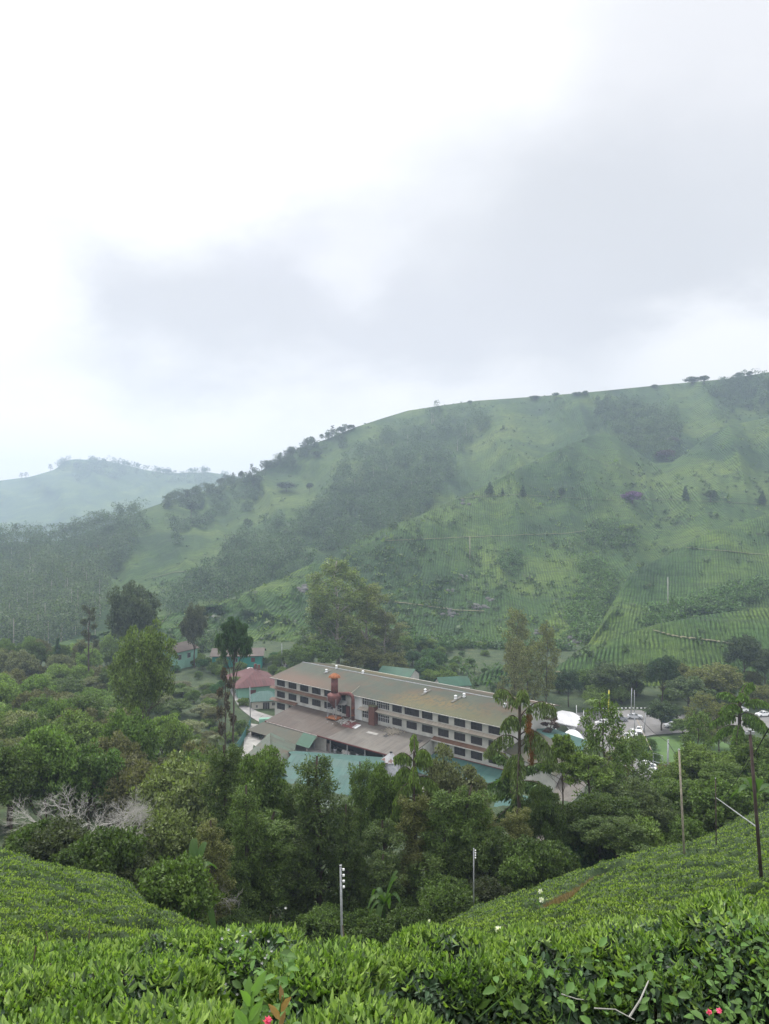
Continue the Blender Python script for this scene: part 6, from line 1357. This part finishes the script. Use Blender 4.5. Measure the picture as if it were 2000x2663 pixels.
# mint lorry beside the cream cottage
lt_ = thing('mint_truck', gpt(690, 222, .3), 'mint green covered truck parked before the cream cottage', 'truck', rz=.18)
def kid(mb, nm, mt, par): o = mb.build(nm, M[mt], None); o.parent = par; return o
mb = MB(); mb.box((0, 0, 1.35), (3.6, 1.9, 1.1)); mb.slab([(-1.8, -.8, 2.05), (1.8, -.8, 2.05), (1.8, .8, 2.05), (-1.8, .8, 2.05)], .16); kid(mb, 'cargo_body', 'wall_mint', lt_)
mb = MB(); mb.slab([(1.85, -.9, 1.3), (3.0, -.9, 1.2), (3.0, .9, 1.2), (1.85, .9, 1.3)], .8); mb.slab([(1.85, -.8, 1.95), (2.5, -.8, 1.95), (2.5, .8, 1.95), (1.85, .8, 1.95)], .1); cb = kid(mb, 'cab', 'wall_mint', lt_)
mb = MB(); mb.box((2.2, 0, 1.58), (.6, 1.56, .5)); o = mb.build('cab_window', M['car_glass'], None); o.parent = cb
for x in (-1.2, 2.3):
    for y in (-.8, .8): mb = MB(); mb.tube([(x, y-.12, .4), (x, y+.12, .4)], .4, 12); kid(mb, 'wheel', 'rubber', lt_)

# ------------------------------------------------------------------ woods on the hills
fr = np.random.default_rng(99)
def inpoly(x, y, P):
    c = np.zeros(np.shape(x), bool); n = len(P)
    for i in range(n):
        x0, y0 = P[i]; x1, y1 = P[(i+1) % n]
        c ^= ((y0 > y) != (y1 > y)) & (x < (x1-x0)*(y-y0)/((y1-y0)+1e-9)+x0)
    return c
def crownlet(c, w, h, n, ls):
    """small far crown as leaf clusters on a few lobes, with a stem"""
    k = 7; C = c+np.stack([fr.normal(size=k)*w*.24, fr.normal(size=k)*w*.24, h*(.58+.34*fr.uniform(-1, 1, k))], -1); Rr = np.full(k, w*.28)*fr.uniform(.75, 1.2, k)
    return clump_leaves(C, Rr, n, ls, fr, .62, .05, .55, .9, .2)
def wood(name, hill, poly, n, w, h, label, color, nl=260, ls=1.25, trunks=0, keep=None):
    P = np.array(poly, float); parts = []; tk = []; k = 0; tries = 0
    while k < n and tries < n*30:
        tries += 1; x = fr.uniform(P[:, 0].min(), P[:, 0].max()); y = fr.uniform(P[:, 1].min(), P[:, 1].max())
        if not inpoly(np.array([x]), np.array([y+ (vn(x/23., y/17.)-.5)*44+fr.normal()*9]), poly)[0]: continue
        c = hill.at(x, y); ww = w*fr.uniform(.6, 1.35); hh = h*fr.uniform(.65, 1.25); parts.append(crownlet(c, ww, hh, nl, ls*fr.uniform(.8, 1.2))); k += 1
        if trunks and fr.random() < trunks: tk.append(tube_quads([c-[0, 0, 1], c+[0, 0, hh*.8]], [.3, .18], 5))
    V, Q = cat(parts); o = link(name, mesh_np(name, V, Q, M['leaf'])); o.color = (*color, 1); tag(o, label, 'wood', kind='stuff')
    if tk: V, Q = cat(tk); link('trunks', mesh_np('trunks', V, Q, M['bark_pale'], True), o)
    return o
F1 = [(1000, 1135), (1078, 1125), (1180, 1078), (1268, 1078), (1275, 1118), (1229, 1152), (1180, 1230), (1144, 1300), (1100, 1350), (1000, 1390), (873, 1450), (722, 1515), (602, 1570), (524, 1590), (450, 1620), (415, 1592), (500, 1531), (560, 1480), (602, 1411), (692, 1387), (783, 1363), (873, 1291), (867, 1249), (915, 1195)]
wood('forest', H2, F1, 620, 13, 15, 'dark wood filling the hollow that climbs the middle of the big hillside', (.046, .084, .037), trunks=.06)
wood('forest', H2, [(0, 1385), (150, 1400), (289, 1330), (370, 1340), (385, 1375), (335, 1440), (290, 1500), (200, 1520), (100, 1470), (0, 1500), (-60, 1450)], 250, 14, 17, 'wood along the left flank of the hillside above the misty valley', (.046, .08, .036), trunks=.05)
wood('forest', H2, [(-80, 1500), (100, 1480), (250, 1505), (285, 1570), (280, 1640), (150, 1690), (0, 1745), (-80, 1745)], 250, 16, 26, 'tall pale trunked wood in the misty valley on the left', (.062, .095, .042), trunks=.30)
wood('forest', H2, [(1614, 1065), (1700, 1075), (1770, 1085), (1760, 1150), (1740, 1215), (1640, 1170), (1590, 1125)], 130, 12, 11, 'scrubby wood in the notch below the right ridge', (.06, .10, .042))
wood('forest', H2, [(1540, 1050), (1620, 1040), (1680, 1055), (1610, 1100), (1570, 1110)], 36, 10, 8, 'thin scrub under the crest of the right ridge', (.045, .08, .036))
wood('forest', H2, [(1850, 1000), (2000, 985), (2040, 1060), (1900, 1090), (1840, 1060)], 80, 11, 9, 'scrub below the crest at the right edge', (.042, .076, .036))
wood('forest', H2, [(560, 1290), (640, 1260), (700, 1300), (640, 1330), (560, 1345), (520, 1400), (440, 1430), (430, 1380), (500, 1330)], 60, 11, 10, 'scattered scrub on the upper left hillside', (.042, .078, .034))
wood('scrub', H3, [(1500, 1460), (1560, 1450), (1600, 1500), (1570, 1600), (1560, 1680), (1500, 1680), (1470, 1600), (1520, 1540)], 190, 6, 4, 'pale green scrub in the gully right of the middle of the tea hill', (.075, .135, .045), 90, 1.2)
wood('scrub', H3, [(1570, 1360), (1660, 1370), (1640, 1410), (1580, 1430), (1500, 1420)], 60, 7, 5, 'scrub in the upper gully under the purple tree', (.06, .11, .04), 90, 1.2)
wood('scrub', H3, [(1290, 1450), (1350, 1440), (1370, 1480), (1310, 1500)], 30, 5, 3.5, 'patch of scrub on the middle spur', (.055, .11, .04), 80, 1.0)
wood('scrub', H4, [(1680, 1600), (1760, 1580), (1860, 1560), (1990, 1520), (2010, 1550), (1900, 1590), (1780, 1620), (1690, 1640)], 170, 6, 4.5, 'banana and fern scrub in the fold above the near terraces', (.07, .13, .045), 90, 1.2)
wood('scrub', H3, [(980, 1665), (1300, 1690), (1480, 1690), (1480, 1720), (1200, 1730), (990, 1715)], 150, 6, 4, 'rough scrub along the stream at the foot of the tea hill', (.065, .12, .045), 90, 1.1)
wood('scrub', H3, [(440, 1690), (560, 1660), (620, 1680), (600, 1710), (460, 1712)], 30, 6, 4, 'scrub at the foot of the spur behind the houses', (.06, .10, .04), 90, 1.1)
wood('forest', H1, [(150, 1215), (200, 1190), (290, 1190), (370, 1218), (440, 1228), (520, 1224), (590, 1232), (590, 1260), (300, 1240), (170, 1235)], 200, 20, 13, 'trees capping the distant mountain', (.05, .085, .05), 60, 3.5)
def scatter(hill, n, pyr, label, col, sd):
    r = np.random.default_rng(sd); parts = []
    for i in range(n):
        px = r.uniform(-60, 2060); pc = float(hill._i(hill.c, px, 1)); pb = float(hill._i(hill.f, px, 1)); py = pc+(pb-pc)*r.beta(1.1, 1.4)
        if py > pyr or (px < 850 and r.random() < .72): continue
        if vn(px/70.+sd, py/45.) < r.uniform(.2, .75): continue
        c = hill.at(px, py); s_ = r.uniform(.9, 2.4)*(1+.8*(r.random() < .08)); k = 16; D = unit(r.normal(size=(k, 3))); P = c+D*s_*np.array([.7, .7, .45])+[0, 0, s_*.35]
        parts.append(leaf_quads(P, unit(r.normal(size=(k, 3))+[0, 0, .3]), unit(D+[0, 0, .6]), s_*r.uniform(.5, 1, k), s_*r.uniform(.35, .6, k)))
    V, Q = cat(parts); o = link('hill_shrubs', mesh_np('hill_shrubs', V, Q, M['leaf'])); o.color = (*col, 1); tag(o, label, 'shrubs', kind='stuff')
scatter(H3, 3400, 1700, 'small dark shrubs dotted between the tea rows of the big spur', (.034, .062, .026), 41); scatter(H3, 1500, 1700, 'pale green tufts standing out of the tea on the big spur', (.085, .13, .035), 42)
scatter(H2, 3000, 1560, 'small dark shrubs dotted over the upper hillside', (.034, .062, .028), 43); scatter(H4, 900, 1740, 'small dark shrubs dotted over the right spur', (.034, .062, .026), 44); scatter(H5, 500, 1860, 'odd taller shrubs between the rows of the near terraces', (.04, .07, .026), 45)
def htree(hill, key, px, py, hpx, wpx, name, label, color, group=None):
    p = hill.at(px, py); tm, cm, H, W = PROTO[key]; plant(key, p[0], p[1], p[2]-.5, wpx/F*p[1]/W, hpx/F*p[1]/H, name, label, 'tree', group, color)
for i in range(4): make_tree('far%d' % i, ['round', 'multi', 'euc', 'cone'][i], 12, 9, 900, 1.1, 200+i)
RL = [(445, 1300, 26, 40), (470, 1294, 30, 26), (490, 1288, 22, 30), (515, 1280, 24, 26), (545, 1270, 30, 20), (568, 1262, 24, 26), (590, 1254, 30, 22), (606, 1250, 24, 26), (628, 1243, 26, 22), (652, 1236, 30, 20), (668, 1230, 22, 24), (690, 1217, 26, 26), (704, 1208, 22, 24), (722, 1198, 24, 30), (740, 1190, 20, 26), (758, 1180, 26, 30), (775, 1170, 28, 34), (792, 1163, 26, 36), (812, 1155, 20, 30), (835, 1148, 18, 26), (860, 1138, 22, 30), (880, 1126, 24, 34), (900, 1118, 22, 36), (917, 1112, 16, 26)]
rr_ = np.random.default_rng(17)
for i, (px, py, h, w) in enumerate(RL):
    if i % 3 == 1: continue
    htree(H2, ['far0', 'far2', 'thin', 'far0', 'far3'][rr_.integers(0, 5)], px+rr_.uniform(-8, 8), py+rr_.uniform(4, 12), h*rr_.uniform(.5, 1.35), w*rr_.uniform(.45, 1.0), 'ridge_tree', 'small tree on the skyline of the left ridge', (.035, .055, .032), 'trees along the left ridge skyline')
wood('forest', H2, [(430, 1304), (545, 1272), (640, 1242), (722, 1200), (790, 1166), (870, 1132), (925, 1113), (925, 1122), (870, 1146), (790, 1186), (722, 1222), (640, 1262), (545, 1292), (430, 1330)], 130, 9, 9, 'ragged tree belt along the left ridge skyline', (.042, .072, .036))
for px, py, h, w, k in ((655, 1236, 34, 12, 'thin'), (680, 1226, 32, 12, 'thin'), (865, 1136, 34, 12, 'thin'), (606, 1250, 26, 8, 'thin')): htree(H2, k, px, py+3, h, w, 'ridge_tree', 'thin stemmed tree standing above the left ridge skyline', (.035, .05, .035), 'thin trees above the left ridge')
for px, w, h in ((1800, 60, 16), (1832, 44, 16), (1922, 36, 14), (1950, 26, 13)): htree(H2, 'far1', px, float(H2._i(H2.c, px, 1))+7, h+6, w*.7, 'ridge_tree', 'flat spreading tree on the right ridge skyline', (.035, .055, .032), 'flat trees on the right ridge')
for px, hh_, ww_ in ((1222, 7, 14), (1391, 6, 30), (1446, 10, 20), (1500, 7, 26), (1522, 9, 16), (1702, 7, 18)): htree(H2, 'far0', px, float(H2._i(H2.c, px, 1))+7, hh_+4, ww_, 'ridge_bush', 'small bush breaking the skyline of the right ridge', (.045, .08, .04), 'bushes on the right ridge')
for px, h in ((56, 14), (68, 14), (131, 18), (440, 9), (455, 8)): htree(H1, 'thin', px, float(H1._i(H1.c, px, 1))+4, h+4, 12, 'distant_tree', 'tiny tree on the skyline of the distant mountain', (.05, .07, .05), 'trees on the distant skyline')
for px, py, h, w, k, c_, lab in ((1274, 1285, 34, 24, 'far3', (.022, .05, .026), 'dark tree at the left end of the hill path'), (1307, 1285, 18, 10, 'far3', (.022, .05, .026), 'small conifer on the hill path'), (1360, 1292, 34, 20, 'far3', (.022, .05, .026), 'dark conifer in the middle of the hill path'), (1459, 1300, 34, 22, 'far1', (.03, .055, .03), 'dark tree right of the conifer on the hill path'), (1783, 1300, 38, 20, 'far3', (.022, .05, .026), 'narrow conifer right of the purple tree'), (1848, 1306, 34, 34, 'far1', (.03, .055, .03), 'bushy tree on the hill path near the right'), (1982, 1312, 38, 24, 'far3', (.022, .05, .026), 'dark conifer on the hill path at the right edge'), (645, 1382, 34, 26, 'far0', (.03, .05, .03), 'dark tree on the upper left slope'), (497, 1345, 46, 38, 'far0', (.03, .055, .03), 'broad dark tree on the left slope'), (745, 1278, 26, 56, 'far1', (.028, .05, .03), 'pair of dark crowns on the upper slope'), (822, 1190, 18, 34, 'far1', (.03, .055, .03), 'low dark crown under the left ridge'), (660, 1278, 44, 26, 'far0', (.03, .055, .032), 'dark crown below the skyline trees'), (805, 1280, 26, 20, 'far0', (.03, .055, .032), 'small dark crown on the upper slope')):
    h_ = H3 if px > 1350 else H2
    if px > 1200: h_ = H3
    htree(h_, k, px, py, h, w, 'hillside_tree', lab, c_)
htree(H3, 'far1', 1645, 1310, 34, 56, 'purple_tree', 'purple blossoming tree on the hill path', (.10, .035, .16)); htree(H2, 'far1', 1735, 1198, 30, 52, 'purple_tree', 'dull purple tree in the wooded notch', (.06, .035, .06)); htree(H2, 'far0', 1748, 1160, 26, 36, 'purple_tree', 'greyish purple tree above the dull purple one', (.055, .045, .055))
htree(H2, 'far1', 240, 1440, 26, 36, 'orange_tree', 'orange blossoming tree in the left valley wood', (.22, .07, .03)); htree(H3, 'far1', 1632, 1390, 30, 50, 'broadleaf_tree', 'light green round tree in the gully below the purple one', (.10, .16, .04))
# rock outcrops
def rocks(hill, L_, lab):
    mb = MB()
    for px, py, n, s, wd in L_:
        for i in range(n):
            p = hill.at(px+fr.normal()*wd, py+fr.normal()*wd*.4); q = s*fr.uniform(.4, 1.2); mb.lathe(p+[0, 0, q*.1], [(q*.8, -q*.4), (q, 0), (q*.75, q*.45), (q*.2, q*.6)], 6)
    c0 = np.array(mb.V[0]); o = mb.build('rocks', plain('grey_rock', (.105, .105, .10), .95, .4, .3), origin=c0); tag(o, lab, 'rocks', kind='stuff')
rocks(H3, [(1240, 1580, 14, 2.0, 9), (1275, 1560, 6, 1.5, 8), (1168, 1597, 12, 1.6, 14), (1210, 1502, 6, 1.4, 6), (1173, 1535, 5, 1.3, 5), (787, 1533, 8, 1.8, 8), (1405, 1645, 8, 1.3, 8), (1480, 1668, 14, 1.4, 22), (1550, 1358, 5, 1.5, 4), (1205, 1305, 8, 1.6, 9)], 'grey boulders scattered over the tea hill')
rocks(H3, [(1118, 1668, 26, 1.6, 9)], 'pale heap of boulders by the stream at the foot of the hill')
# footpaths cut along the contours
def hpath(hill, pts, w, lab):
    P = np.array(pts, float); xs = np.linspace(P[0, 0], P[-1, 0], 60); ys = np.interp(xs, P[:, 0], P[:, 1]); V = []
    for x, y in zip(xs, ys):
        a = hill.at(x, y+fbm(x/40, y/40, 2)*2); V += [a+[0, -.3, .55], a+[0, w*.6, .75]]
    i = np.arange(59)*2; me = mesh_np('path', V, np.stack([i, i+2, i+3, i+1], -1), M['earth'], True); tag(link('path', me), kind='structure')
M['earth'] = plain('trodden_earth', (.125, .12, .07), .95, .3, .2)
hpath(H3, [(1190, 1300), (1250, 1292), (1350, 1288), (1480, 1296), (1600, 1302)], 2.5, ''); hpath(H3, [(1660, 1300), (1780, 1302), (1900, 1308), (2010, 1316)], 2.5, '')
hpath(H3, [(1000, 1408), (1150, 1402), (1300, 1395), (1480, 1388), (1530, 1380)], 1.8, ''); hpath(H3, [(960, 1560), (1060, 1572), (1180, 1588), (1260, 1592)], 1.6, ''); hpath(H3, [(1090, 1672), (1200, 1676), (1330, 1672), (1480, 1676)], 2.2, '')
hpath(H4, [(1780, 1425), (1850, 1432), (1940, 1440), (2010, 1446)], 2.4, ''); hpath(H5, [(1700, 1645), (1760, 1662), (1850, 1672), (1960, 1690)], 2.2, ''); hpath(H5, [(1440, 1752), (1500, 1762), (1560, 1768)], 1.8, '')
hpath(H2, [(390, 1505), (450, 1490), (530, 1485), (560, 1480)], 2.5, ''); hpath(H2, [(0, 1466), (60, 1468), (110, 1472), (230, 1488)], 5, '')
hpath(H3, [(415, 1630), (425, 1615), (440, 1598)], 5, '')
